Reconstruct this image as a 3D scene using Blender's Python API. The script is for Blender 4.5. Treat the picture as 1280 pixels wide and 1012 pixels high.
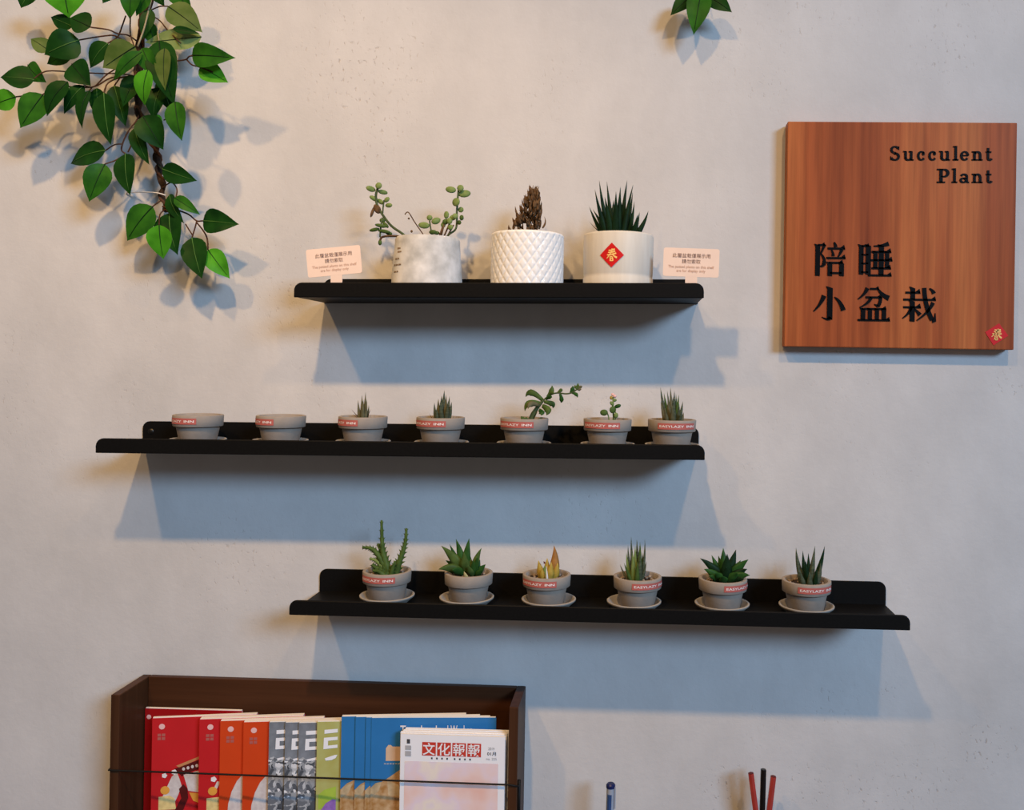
import bpy, math, random
from mathutils import Vector, Matrix, Euler

# ------------------------------------------------------------------ camera, light, exposure
for o in list(bpy.data.objects):
    bpy.data.objects.remove(o, do_unlink=True)
SC = bpy.context.scene
C = SC.collection
R_ = math.radians
rnd = random.Random(7)

FPX = 1110.0
CAM = Vector((0.0, -1.32, 0.0))
YAW, ROLL = R_(2.0), R_(1.0)
RM = Matrix.Rotation(YAW, 3, 'Z') @ Matrix.Rotation(R_(90), 3, 'X') @ Matrix.Rotation(ROLL, 3, 'Z')
_n = RM.transposed() @ Vector((0, 1, 0))
PX = 795.0 - FPX * _n.x / -_n.z
PY = 455.0 + FPX * _n.y / -_n.z
cam_d = bpy.data.cameras.new('camera')
cam = bpy.data.objects.new('camera', cam_d)
C.objects.link(cam)
cam_d.sensor_fit = 'HORIZONTAL'
cam_d.sensor_width = 36.0
cam_d.lens = FPX / 1280.0 * 36.0
cam_d.shift_x = (640.0 - PX) / 1280.0
cam_d.shift_y = (PY - 506.0) / 1280.0
cam_d.clip_start = 0.02
cam.matrix_world = Matrix.Translation(CAM) @ RM.to_4x4()
SC.camera = cam

SC.view_settings.view_transform = 'Standard'
SC.view_settings.look = 'None'
SC.view_settings.gamma = 1.0
SC.view_settings.use_curve_mapping = False
SC.view_settings.exposure = 0.0

world = bpy.data.worlds.new('world')
SC.world = world
world.use_nodes = True
world.node_tree.nodes['Background'].inputs['Color'].default_value = (1.0, 0.90, 0.85, 1)
world.node_tree.nodes['Background'].inputs['Strength'].default_value = 0.122

def add_light(name, kind, loc, energy, color, target=None, **kw):
    d = bpy.data.lights.new(name, kind)
    d.energy = energy
    d.color = color
    for k, v in kw.items():
        setattr(d, k, v)
    o = bpy.data.objects.new(name, d)
    C.objects.link(o)
    o.location = loc
    if target is not None:
        o.rotation_euler = (Vector(target) - Vector(loc)).to_track_quat('-Z', 'Y').to_euler()
    return o

# cool daylight from the window on the right of the room
add_light('window_daylight', 'AREA', (4.45, -6.0, 2.60), 425.0, (0.43, 0.68, 1.0), (-0.15, 0, -0.1),
          shape='RECTANGLE', size=2.4, size_y=1.5)
# warm track lamps on the ceiling in front of the wall
WARM = (1.0, 0.615, 0.265)
for _x, _e, _tx, _tz in ((-1.04, 46.0, -0.98, -0.60), (-0.327, 76.0, -0.70, -0.62), (0.434, 38.0, 0.50, 0.32)):
    add_light('track_lamp', 'SPOT', (_x, -1.30, 1.29), _e, WARM, (_tx, 0, _tz), shadow_soft_size=0.038,
              spot_size=math.radians(92), spot_blend=1.0)

# ------------------------------------------------------------------ helpers
def ray(px, py):
    return RM @ Vector(((px - PX) / FPX, -(py - PY) / FPX, -1.0))

def P(px, py, y):
    """point on the plane at distance -y in front of the wall seen at a pixel of the photo"""
    d = ray(px, py)
    return CAM + d * ((y - CAM.y) / d.y)

def PZ(px, py, z):
    d = ray(px, py)
    return CAM + d * ((z - CAM.z) / d.z)

def tag(o, label=None, cat=None, group=None, kind=None):
    if label: o['label'] = label
    if cat: o['category'] = cat
    if group: o['group'] = group
    if kind: o['kind'] = kind
    return o

def empty(name, loc, label, cat, group=None, rz=0.0):
    o = bpy.data.objects.new(name, None)
    o.empty_display_size = 0.02
    C.objects.link(o)
    o.location = loc
    o.rotation_euler = (0, 0, rz)
    return tag(o, label, cat, group)

class MB:
    """collects faces; build() links them as one mesh object"""
    def __init__(s):
        s.v = []; s.f = []
    def add(s, vs, fs):
        k = len(s.v)
        s.v += [Vector(p) for p in vs]
        s.f += [tuple(i + k for i in f) for f in fs]
        return s
    def box(s, x0, x1, y0, y1, z0, z1):
        return s.add([(x0,y0,z0),(x1,y0,z0),(x1,y1,z0),(x0,y1,z0),(x0,y0,z1),(x1,y0,z1),(x1,y1,z1),(x0,y1,z1)],
                     [(0,3,2,1),(4,5,6,7),(0,1,5,4),(1,2,6,5),(2,3,7,6),(3,0,4,7)])
    def tube(s, pts, rad, n=8, cap=True):
        pts = [Vector(p) for p in pts]
        if not hasattr(rad, '__len__'): rad = [rad] * len(pts)
        vs = []; fs = []
        up = None
        for i, p in enumerate(pts):
            t = (pts[min(i + 1, len(pts) - 1)] - pts[max(i - 1, 0)]).normalized()
            if up is None:
                up = Vector((0, -1, 0)) if abs(t.y) < .9 else Vector((1, 0, 0))
            a = (up - t * up.dot(t)).normalized()
            b = t.cross(a)
            up = a
            for k in range(n):
                an = 2 * math.pi * k / n
                vs.append(p + (a * math.cos(an) + b * math.sin(an)) * rad[i])
        for i in range(len(pts) - 1):
            for k in range(n):
                fs.append((i*n+k, i*n+(k+1) % n, (i+1)*n+(k+1) % n, (i+1)*n+k))
        if cap:
            fs.append(tuple(reversed(range(n))))
            fs.append(tuple(range((len(pts)-1)*n, len(pts)*n)))
        return s.add(vs, fs)
    def lathe(s, prof, n=40, close=False, fn=None):
        vs = []; fs = []
        m = len(prof)
        for (r, z) in prof:
            for k in range(n):
                a = 2 * math.pi * k / n
                rr = r if fn is None else fn(r, z, a)
                vs.append((rr * math.cos(a), rr * math.sin(a), z))
        for i in range(m - 1 + (1 if close else 0)):
            j = (i + 1) % m
            for k in range(n):
                fs.append((i*n+k, i*n+(k+1) % n, j*n+(k+1) % n, j*n+k))
        if not close:
            if prof[0][0] > 1e-6: fs.append(tuple(reversed(range(n))))
            if prof[-1][0] > 1e-6: fs.append(tuple(range((m-1)*n, m*n)))
        return s.add(vs, fs)
    def prism(s, pts, y0, y1):
        """outline in x,z (counter-clockwise seen from -y) extruded from y0 (front) to y1"""
        n = len(pts)
        vs = [(x, y0, z) for x, z in pts] + [(x, y1, z) for x, z in pts]
        fs = [tuple(range(n)), tuple(reversed(range(n, 2*n)))]
        fs += [(i, i + n, (i+1) % n + n, (i+1) % n) for i in range(n)]
        return s.add(vs, fs)
    def moved(s, fn):
        s.v = [Vector(fn(p)) for p in s.v]
        return s
    def mesh(s, name, mat, smooth=False):
        me = bpy.data.meshes.new(name)
        me.from_pydata([tuple(p) for p in s.v], [], s.f)
        me.materials.append(mat)
        if smooth:
            me.polygons.foreach_set('use_smooth', [True] * len(me.polygons))
        me.update()
        return me
    def build(s, name, mat, parent=None, smooth=False, bevel=0.0, world_verts=False, sharp=40):
        if parent is not None and world_verts:
            root = parent
            while root.parent: root = root.parent
            off = Vector(root.location)
            s.v = [p - off for p in s.v]
        me = s.mesh(name, mat, smooth)
        return link(name, me, parent, bevel, smooth, sharp)

def link(name, me, parent=None, bevel=0.0, smooth=False, sharp=40):
    o = bpy.data.objects.new(name, me)
    C.objects.link(o)
    o.parent = parent
    if bevel:
        b = o.modifiers.new('bevel', 'BEVEL')
        b.width = bevel; b.segments = 2; b.limit_method = 'ANGLE'; b.angle_limit = R_(35)
    if smooth and sharp:
        try:
            me.set_sharp_from_angle(angle=R_(sharp))
        except Exception:
            pass
    return o

def _nt(name):
    m = bpy.data.materials.new(name)
    m.use_nodes = True
    nt = m.node_tree
    return m, nt, nt.nodes['Principled BSDF']

def ramp(nt, stops):
    r = nt.nodes.new('ShaderNodeValToRGB')
    e = r.color_ramp.elements
    while len(e) < len(stops): e.new(0.5)
    for el, (p, c) in zip(e, stops):
        el.position = p
        el.color = (*c, 1) if len(c) == 3 else c
    return r

def noise(nt, scale, detail=3.0, rough=.5, coords=None, stretch=None):
    n = nt.nodes.new('ShaderNodeTexNoise')
    n.inputs['Scale'].default_value = scale
    n.inputs['Detail'].default_value = detail
    n.inputs['Roughness'].default_value = rough
    tc = nt.nodes.new('ShaderNodeTexCoord')
    src = tc.outputs['Object']
    if stretch:
        mp = nt.nodes.new('ShaderNodeMapping')
        mp.inputs['Scale'].default_value = stretch
        nt.links.new(src, mp.inputs['Vector'])
        src = mp.outputs['Vector']
    nt.links.new(src, n.inputs['Vector'])
    return n

def mat(name, col, rough=.6, var=.12, scale=60., bump=0., bscale=None, spec=.22, metal=0., coat=0., col2=None, trans=0., stretch=None):
    """plain surface with a little procedural variation"""
    m, nt, b = _nt(name)
    c2 = col2 if col2 else tuple(min(1, c * (1 + var)) for c in col)
    c1 = col if col2 else tuple(c * (1 - var) for c in col)
    n = noise(nt, scale, stretch=stretch)
    r = ramp(nt, [(.3, c1), (.7, c2)])
    nt.links.new(n.outputs['Fac'], r.inputs['Fac'])
    nt.links.new(r.outputs['Color'], b.inputs['Base Color'])
    b.inputs['Roughness'].default_value = rough
    b.inputs['Specular IOR Level'].default_value = spec
    b.inputs['Metallic'].default_value = metal
    b.inputs['Coat Weight'].default_value = coat
    if bump:
        n2 = noise(nt, bscale or scale * 3, 4)
        bp = nt.nodes.new('ShaderNodeBump')
        bp.inputs['Strength'].default_value = bump
        bp.inputs['Distance'].default_value = .002
        nt.links.new(n2.outputs['Fac'], bp.inputs['Height'])
        nt.links.new(bp.outputs['Normal'], b.inputs['Normal'])
    if trans:
        t = nt.nodes.new('ShaderNodeBsdfTranslucent')
        nt.links.new(r.outputs['Color'], t.inputs['Color'])
        mx = nt.nodes.new('ShaderNodeMixShader')
        mx.inputs[0].default_value = trans
        nt.links.new(b.outputs[0], mx.inputs[1])
        nt.links.new(t.outputs[0], mx.inputs[2])
        nt.links.new(mx.outputs[0], nt.nodes['Material Output'].inputs['Surface'])
    return m

def plaster():
    m, nt, b = _nt('wall_plaster')
    L = nt.links.new
    n1 = noise(nt, 2.3, 5, .6)
    r1 = ramp(nt, [(.25, (.545, .535, .525)), (.5, (.615, .60, .59)), (.75, (.66, .645, .63))])
    L(n1.outputs['Fac'], r1.inputs['Fac'])
    # trowelled clouds, slightly stretched
    n2 = noise(nt, 9, 6, .65, stretch=(1, 1, .6))
    r2 = ramp(nt, [(.3, (.91, .91, .91)), (.7, (1.04, 1.04, 1.04))])
    L(n2.outputs['Fac'], r2.inputs['Fac'])
    mul = nt.nodes.new('ShaderNodeMixRGB'); mul.blend_type = 'MULTIPLY'; mul.inputs[0].default_value = 1
    L(r1.outputs[0], mul.inputs[1]); L(r2.outputs[0], mul.inputs[2])
    # pitted patches at a few places of the wall and in faint clouds elsewhere
    geo = nt.nodes.new('ShaderNodeNewGeometry')
    tot = None
    spots = [((455, 75), .13, .75), ((480, 140), .07, .6), ((470, 200), .06, .6), ((1235, 935), .055, 1.0), ((1090, 985), .05, .9), ((905, 985), .05, .8),
             ((1010, 985), .05, .7), ((1040, 880), .05, .5), ((1180, 60), .07, .6), ((60, 205), .035, .7), ((1110, 862), .02, .9), ((1260, 480), .03, .7), ((960, 110), .05, .4),
             ((1150, 985), .08, .6), ((760, 640), .1, .3), ((300, 700), .12, .35)]
    for (px, py), rad, amp in spots:
        w = P(px, py, 0)
        d = nt.nodes.new('ShaderNodeVectorMath'); d.operation = 'DISTANCE'
        L(geo.outputs['Position'], d.inputs[0]); d.inputs[1].default_value = w
        mr = nt.nodes.new('ShaderNodeMapRange')
        mr.inputs['From Min'].default_value = rad; mr.inputs['From Max'].default_value = rad * .2
        mr.inputs['To Min'].default_value = 0; mr.inputs['To Max'].default_value = amp
        L(d.outputs['Value'], mr.inputs['Value'])
        if tot is None:
            tot = mr.outputs[0]
        else:
            a = nt.nodes.new('ShaderNodeMath'); a.operation = 'MAXIMUM'
            L(tot, a.inputs[0]); L(mr.outputs[0], a.inputs[1]); tot = a.outputs[0]
    nm = noise(nt, 5, 2)
    rm = ramp(nt, [(.52, (0, 0, 0)), (.75, (.45, .45, .45))])
    L(nm.outputs['Fac'], rm.inputs['Fac'])
    a = nt.nodes.new('ShaderNodeMath'); a.operation = 'MAXIMUM'
    L(tot, a.inputs[0]); L(rm.outputs[0], a.inputs[1]); tot = a.outputs[0]
    np_ = noise(nt, 130, 3, .6, stretch=(1.3, 1, .8))
    rp = ramp(nt, [(.60, (0, 0, 0)), (.70, (1, 1, 1))])
    L(np_.outputs['Fac'], rp.inputs['Fac'])
    pit = nt.nodes.new('ShaderNodeMath'); pit.operation = 'MULTIPLY'
    L(rp.outputs[0], pit.inputs[0]); L(tot, pit.inputs[1])
    mx = nt.nodes.new('ShaderNodeMixRGB'); mx.blend_type = 'MIX'
    L(pit.outputs[0], mx.inputs[0]); L(mul.outputs[0], mx.inputs[1]); mx.inputs[2].default_value = (.42, .37, .33, 1)
    L(mx.outputs[0], b.inputs['Base Color'])
    b.inputs['Roughness'].default_value = .85
    b.inputs['Specular IOR Level'].default_value = .2
    nb = noise(nt, 22, 8, .65)
    h = nt.nodes.new('ShaderNodeMath'); h.operation = 'SUBTRACT'
    L(nb.outputs['Fac'], h.inputs[0]); L(pit.outputs[0], h.inputs[1])
    bp = nt.nodes.new('ShaderNodeBump')
    bp.inputs['Strength'].default_value = .35; bp.inputs['Distance'].default_value = .0035
    L(h.outputs[0], bp.inputs['Height']); L(bp.outputs[0], b.inputs['Normal'])
    return m

def wood(name, dark, mid, light, scale=14, rough=.4, coat=.0, stretch=(1, 1, .045), plank=None):
    m, nt, b = _nt(name)
    L = nt.links.new
    n1 = noise(nt, scale, 6, .62, stretch=stretch)
    n2 = noise(nt, scale * 7, 4, .6, stretch=(stretch[0], stretch[1], stretch[2] * .6) if stretch[2] < 1 else (stretch[0] * .6, stretch[1], stretch[2]))
    r1 = ramp(nt, [(.28, dark), (.5, mid), (.74, light)])
    L(n1.outputs['Fac'], r1.inputs['Fac'])
    r2 = ramp(nt, [(.3, (.72, .70, .68)), (.62, (1.08, 1.08, 1.08))])
    L(n2.outputs['Fac'], r2.inputs['Fac'])
    mul = nt.nodes.new('ShaderNodeMixRGB'); mul.blend_type = 'MULTIPLY'; mul.inputs[0].default_value = 1
    L(r1.outputs[0], mul.inputs[1]); L(r2.outputs[0], mul.inputs[2])
    L(mul.outputs[0], b.inputs['Base Color'])
    b.inputs['Roughness'].default_value = rough
    b.inputs['Coat Weight'].default_value = coat
    b.inputs['Specular IOR Level'].default_value = .12
    b.inputs['Coat Roughness'].default_value = .25
    bp = nt.nodes.new('ShaderNodeBump')
    bp.inputs['Strength'].default_value = .15; bp.inputs['Distance'].default_value = .001
    L(n2.outputs['Fac'], bp.inputs['Height']); L(bp.outputs[0], b.inputs['Normal'])
    return m

def foil():
    m, nt, b = _nt('crumpled_foil_print')
    L = nt.links.new
    v = nt.nodes.new('ShaderNodeTexVoronoi'); v.inputs['Scale'].default_value = 130
    tc = nt.nodes.new('ShaderNodeTexCoord')
    n = noise(nt, 60, 3)
    add = nt.nodes.new('ShaderNodeMixRGB'); add.blend_type = 'ADD'; add.inputs[0].default_value = .03
    L(tc.outputs['Object'], add.inputs[1]); L(n.outputs['Color'], add.inputs[2])
    L(add.outputs[0], v.inputs['Vector'])
    sp = nt.nodes.new('ShaderNodeSeparateColor'); L(v.outputs['Color'], sp.inputs[0])
    r = ramp(nt, [(.0, (.05, .06, .075)), (.45, (.22, .24, .27)), (.8, (.42, .44, .46)), (.95, (.85, .86, .88))])
    L(sp.outputs[0], r.inputs['Fac']); L(r.outputs[0], b.inputs['Base Color'])
    b.inputs['Roughness'].default_value = .4
    return m

def pastel():
    m, nt, b = _nt('pastel_cover_print')
    L = nt.links.new
    n = noise(nt, 14, 3, .5)
    r = ramp(nt, [(.3, (.86, .54, .46)), (.42, (.88, .66, .62)), (.5, (.84, .70, .78)), (.58, (.90, .80, .70)), (.68, (.74, .64, .88))])
    L(n.outputs['Fac'], r.inputs['Fac']); L(r.outputs[0], b.inputs['Base Color'])
    b.inputs['Roughness'].default_value = .35
    return m

M = {}
M['wall'] = plaster()
M['black'] = mat('black_powder_coat', (.0055, .0052, .005), .5, .15, 300, bump=.08, spec=.10)
M['clay'] = mat('taupe_clay', (.345, .295, .25), .85, .06, 90, bump=.1, spec=.25)
M['saucer'] = mat('pale_clay', (.36, .33, .295), .75, .06, 90, bump=.08, spec=.25)
M['soil'] = mat('soil', (.05, .03, .02), .95, .5, 400, bump=.8, bscale=500)
M['pebble'] = mat('pebble', (.16, .10, .065), .85, .5, 140, col2=(.46, .36, .27))
M['tape'] = mat('red_label_tape', (.46, .12, .10), .6, .05)
M['white_ink'] = mat('white_ink', (.86, .80, .77), .6, .02)
M['sign_wood'] = wood('reddish_sign_wood', (.21, .044, .013), (.37, .092, .026), (.55, .175, .05), 15, .5, .02, stretch=(1, 1, .05))
M['sign_edge'] = wood('sign_edge_wood', (.09, .025, .012), (.13, .035, .016), (.18, .05, .02), 16, .45)
M['black_paint'] = mat('glossy_black_paint', (.003, .003, .0035), .45, .1, 80, spec=.06, coat=.0)
M['sticker'] = mat('red_sticker', (.62, .012, .012), .4, .06, 90)
M['gold'] = mat('gold_ink', (.95, .58, .18), .4, .1, 200)
M['walnut'] = wood('dark_walnut', (.030, .0105, .0045), (.055, .020, .0085), (.085, .033, .014), 10, .45, .03, stretch=(.06, 1, 1))
M['walnut_side'] = wood('dark_walnut_side', (.028, .010, .0045), (.052, .020, .009), (.085, .036, .016), 12, .45, .03, stretch=(1, 1, .06))
M['card'] = mat('peach_card', (.88, .68, .56), .7, .02)
M['card_ink'] = mat('brown_ink', (.22, .11, .07), .7, .1)
M['card_ink2'] = mat('pale_brown_ink', (.50, .30, .21), .7, .1)
M['concrete'] = mat('marbled_concrete', (.44, .44, .42), .7, .1, 42, col2=(.78, .77, .75), bump=.15, bscale=140)
M['porcelain'] = mat('white_porcelain', (.86, .85, .83), .35, .02, 40, coat=.2)
M['stoneware'] = mat('beige_stoneware', (.63, .58, .50), .5, .1, 120, col2=(.70, .66, .58), stretch=(1, 1, .1))
M['mark'] = mat('faded_brown_print', (.24, .17, .11), .8, .2)
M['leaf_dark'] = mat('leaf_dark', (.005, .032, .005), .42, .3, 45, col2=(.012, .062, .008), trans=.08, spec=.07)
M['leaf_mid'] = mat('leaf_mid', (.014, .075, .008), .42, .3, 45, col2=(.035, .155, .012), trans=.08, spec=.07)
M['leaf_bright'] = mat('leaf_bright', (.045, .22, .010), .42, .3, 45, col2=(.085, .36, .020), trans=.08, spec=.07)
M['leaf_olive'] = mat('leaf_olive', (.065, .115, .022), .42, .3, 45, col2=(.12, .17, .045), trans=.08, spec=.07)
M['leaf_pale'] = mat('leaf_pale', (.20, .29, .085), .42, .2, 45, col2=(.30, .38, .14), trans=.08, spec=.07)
M['rib_dark'] = mat('midrib_dark', (.006, .022, .006), .5, .2)
M['rib_light'] = mat('midrib_light', (.07, .17, .03), .5, .2)
M['bark'] = mat('dark_bark', (.018, .009, .005), .8, .4, 220, col2=(.05, .026, .015), bump=.8, bscale=300)
M['twig'] = mat('brown_twig', (.075, .030, .014), .65, .3, 150)
M['twig_pale'] = mat('pale_twig', (.30, .26, .16), .6, .2, 150)
M['tie'] = mat('clear_tie', (.80, .76, .72), .25, .02)
M['succ_dark'] = mat('succulent_dark', (.005, .017, .006), .45, .3, 90, col2=(.011, .034, .012), spec=.10)
M['succ_green'] = mat('succulent_green', (.042, .080, .018), .45, .3, 90, col2=(.085, .14, .034), spec=.10)
M['succ_fresh'] = mat('succulent_fresh', (.12, .19, .045), .55, .3, 90, col2=(.22, .29, .09))
M['succ_rosette'] = mat('succulent_rosette', (.016, .060, .012), .4, .3, 70, col2=(.035, .105, .020), spec=.10)
M['succ_zebra'] = mat('succulent_grey_green', (.035, .050, .028), .5, .3, 160, col2=(.10, .115, .065), stretch=(.4, .4, 2.5))
M['succ_olive'] = mat('succulent_olive', (.075, .075, .035), .6, .3, 120, col2=(.15, .135, .07))
M['succ_yellow'] = mat('succulent_yellow', (.34, .23, .03), .55, .3, 90, col2=(.50, .36, .07))
M['succ_rust'] = mat('succulent_rust', (.25, .11, .02), .55, .3, 90, col2=(.36, .17, .04))
M['dry'] = mat('dried_brown', (.045, .022, .009), .85, .5, 160, col2=(.17, .095, .042))
M['stem_green'] = mat('stem_green', (.06, .085, .03), .6, .3, 120)
M['page'] = mat('paper_pages', (.90, .83, .74), .8, .06, 30, stretch=(.05, 20, .05))
M['cover_red'] = mat('red_cover', (.56, .018, .022), .35, .05, 20)
M['cover_deep'] = mat('deep_red_cover', (.36, .008, .010), .35, .05, 20)
M['cover_orange'] = mat('orange_cover', (.66, .062, .012), .35, .05, 20)
M['cover_grey'] = mat('grey_cover', (.20, .22, .25), .35, .25, 60)
M['foil'] = foil()
M['cover_olive'] = mat('olive_cover', (.44, .41, .11), .4, .12, 30, col2=(.50, .52, .20))
M['cover_blue'] = mat('blue_cover', (.030, .185, .46), .35, .06, 20)
M['cover_white'] = mat('white_cover', (.89, .89, .92), .4, .02, 20)
M['pastel'] = pastel()
M['ochre'] = mat('ochre_print', (.40, .20, .06), .4, .4, 90, col2=(.66, .46, .26))
M['ochre_pale'] = mat('pale_ochre_print', (.55, .42, .25), .4, .3, 60)
M['peach'] = mat('peach_print', (.72, .50, .33), .4, .05)
M['pink'] = mat('pale_pink_print', (.85, .52, .50), .4, .05)
M['greytext'] = mat('grey_print', (.30, .10, .10), .4, .1)
M['maroon'] = mat('maroon_print', (.10, .010, .010), .4, .1)
M['tan'] = mat('tan_print', (.55, .24, .10), .4, .1)
M['yellow'] = mat('yellow_print', (.80, .62, .26), .4, .15, 120)
M['amber'] = mat('amber_print', (.78, .36, .06), .4, .1)
M['fan'] = mat('fan_print', (.60, .52, .50), .4, .2, 120, col2=(.76, .70, .66))
M['lime'] = mat('lime_print', (.40, .55, .07), .4, .1)
M['violet'] = mat('violet_print', (.30, .16, .50), .4, .2, 150)
M['title_red'] = mat('title_red', (.58, .055, .035), .4, .05)
M['ink'] = mat('dark_ink', (.06, .06, .07), .5, .1)
M['ink_grey'] = mat('grey_ink', (.45, .45, .47), .5, .1)
M['cord'] = mat('black_elastic', (.008, .008, .008), .6, .1)
M['pencil_red'] = mat('red_lacquer', (.40, .045, .035), .35, .08, 60, coat=.3)
M['pencil_black'] = mat('black_lacquer', (.006, .006, .007), .3, .1, 60, coat=.3)
M['pen_blue'] = mat('blue_plastic', (.012, .020, .10), .3, .1, 60)
M['pen_clear'] = mat('milky_plastic', (.34, .38, .46), .2, .1, 60, coat=.4)
M['pen_ink'] = mat('blue_ink_refill', (.03, .07, .19), .3, .1, 60)
M['screw'] = mat('dark_screw', (.035, .033, .03), .35, .1, 60, metal=.8)
M['counter'] = wood('counter_wood', (.10, .06, .035), (.16, .10, .06), (.22, .14, .085), 8, .5, .1, stretch=(.06, 1, 1))

# ---- lettering -----------------------------------------------------
def text_geo(s, size=1.0, bold=0.0):
    """flat outline of a text in Blender's built-in font: MB in the x,y plane, starting at x=0"""
    cu = bpy.data.curves.new('txt', 'FONT')
    cu.body = s; cu.size = size; cu.offset = bold; cu.resolution_u = 3
    o = bpy.data.objects.new('txt', cu)
    C.objects.link(o)
    dg = bpy.context.evaluated_depsgraph_get()
    ev = o.evaluated_get(dg)
    me = ev.to_mesh()
    b = MB()
    b.v = [Vector(v.co) for v in me.vertices]
    b.f = [tuple(p.vertices) for p in me.polygons]
    ev.to_mesh_clear()
    bpy.data.objects.remove(o, do_unlink=True)
    bpy.data.curves.remove(cu)
    if b.v:
        x0 = min(v.x for v in b.v)
        b.v = [Vector((v.x - x0, v.y, 0)) for v in b.v]
    return b

def extent(b):
    return (min(v.x for v in b.v), max(v.x for v in b.v), min(v.y for v in b.v), max(v.y for v in b.v))

def fit_text(s, x0, x1, y0, y1, bold=0.0):
    b = text_geo(s, 1.0, bold)
    a = extent(b)
    return b.moved(lambda p: (x0 + (p.x - a[0]) / (a[1] - a[0]) * (x1 - x0), y0 + (p.y - a[2]) / (a[3] - a[2]) * (y1 - y0), 0))

def strip2d(pts, w, caps=None):
    """variable-width stroke -> list of convex quads (2-D)"""
    if not hasattr(w, '__len__'): w = [w] * len(pts)
    pts = [Vector((p[0], p[1])) for p in pts]
    L = []; Rr = []
    for i, p in enumerate(pts):
        t = (pts[min(i+1, len(pts)-1)] - pts[max(i-1, 0)])
        t = t.normalized() if t.length > 1e-9 else Vector((1, 0))
        nrm = Vector((-t.y, t.x))
        L.append(p + nrm * w[i] / 2); Rr.append(p - nrm * w[i] / 2)
    return [[Rr[i], Rr[i+1], L[i+1], L[i]] for i in range(len(pts) - 1)]

def H(x0, x1, y, t=5, serif=11):
    t *= 1.15      # thin horizontal with the triangular stop of the Ming style
    q = [[Vector((x0, y - t/2)), Vector((x1, y - t/2)), Vector((x1, y + t/2)), Vector((x0, y + t/2))]]
    if serif:
        q.append([Vector((x1 - serif*1.3, y + t/2)), Vector((x1 + 1, y - t/2)), Vector((x1 - serif*.25, y + serif)), ])
    return q
def V(x, y0, y1, t=12):
    t *= 1.3               # thick vertical with slanted head
    return [[Vector((x - t/2, y0)), Vector((x + t/2, y0 - 1)), Vector((x + t/2, y1 - 2)), Vector((x - t/2, y1 + 3))],
            [Vector((x - t/2, y1 + 3)), Vector((x - t/2, y1 - 5)), Vector((x - t/2 - 4, y1 + 3))]]
S = strip2d
def bez(p0, p1, p2, n=7):
    return [((1-t)**2*p0[0] + 2*t*(1-t)*p1[0] + t*t*p2[0], (1-t)**2*p0[1] + 2*t*(1-t)*p1[1] + t*t*p2[1]) for t in [i/n for i in range(n+1)]]
def wl(a, b, n=7, p=1.0):
    return [a + (b - a) * (i / n) ** p for i in range(n + 1)]

GL = {}
GL['陪'] = V(10, 2, 92, 12) + H(10, 33, 92, 5, 8) + S(bez((33, 94), (26, 80), (20, 66)), wl(10, 5)) + S(bez((20, 66), (36, 52), (30, 34)), wl(5, 13)) + S(bez((30, 34), (24, 28), (18, 30)), wl(10, 3)) \
    + S(bez((62, 100), (66, 96), (68, 86)), wl(5, 12)) + H(42, 98, 82) + S(bez((54, 78), (60, 70), (60, 60)), wl(4, 11)) + S(bez((88, 80), (84, 68), (76, 58)), wl(11, 4)) \
    + H(38, 100, 54) + V(50, 2, 40, 12) + V(88, 2, 40, 12) + H(46, 92, 40, 5, 9) + H(50, 88, 10, 5, 0)
GL['睡'] = V(8, 6, 92, 11) + V(30, 6, 92, 12) + H(8, 32, 90, 5, 8) + H(8, 30, 64, 4, 0) + H(8, 30, 38, 4, 0) + H(8, 30, 12, 4, 0) \
    + S(bez((92, 98), (74, 90), (46, 90)), wl(13, 3)) + V(70, 3, 92, 12) + H(40, 100, 73) + H(36, 104, 48) + H(40, 100, 24) + V(52, 24, 73, 10) + V(88, 24, 73, 10) + H(30, 102, 3, 5, 10)
GL['小'] = V(52, 6, 98, 13) + S(bez((54, 12), (50, 0), (28, 12)), wl(12, 2)) + S(bez((34, 74), (24, 48), (2, 28)), wl(15, 3)) + S(bez((66, 70), (86, 58), (94, 32)), wl(3, 15, p=.7))
GL['盆'] = S(bez((30, 97), (22, 78), (0, 64)), wl(13, 3)) + S(bez((62, 96), (76, 76), (98, 68)), wl(4, 15, p=.7)) + H(38, 66, 95, 5, 8) + H(24, 74, 70, 5, 9) \
    + S(bez((72, 72), (72, 54), (64, 44)), wl(11, 10)) + S([(64, 44), (52, 50)], [9, 2]) + S(bez((42, 70), (36, 52), (6, 40)), wl(11, 3)) \
    + V(17, 4, 36, 11) + V(39, 4, 36, 10) + V(61, 4, 36, 10) + V(83, 4, 36, 11) + H(12, 90, 36, 5, 9) + H(0, 102, 3, 5, 10)
GL['栽'] = H(8, 54, 84) + V(31, 64, 98, 11) + H(2, 102, 64, 5, 10) + H(2, 56, 42) + V(30, 2, 60, 12) + S(bez((26, 40), (20, 22), (0, 10)), wl(10, 3)) + S(bez((36, 38), (46, 30), (54, 20)), wl(4, 13)) \
    + S(bez((66, 98), (68, 46), (92, 6), 9), wl(13, 14, 9)) + S([(92, 4), (100, 4), (101, 26)], [13, 9, 2]) + S(bez((94, 56), (80, 26), (44, 4)), wl(12, 3)) + S(bez((82, 96), (92, 92), (96, 82)), wl(4, 13))
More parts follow.
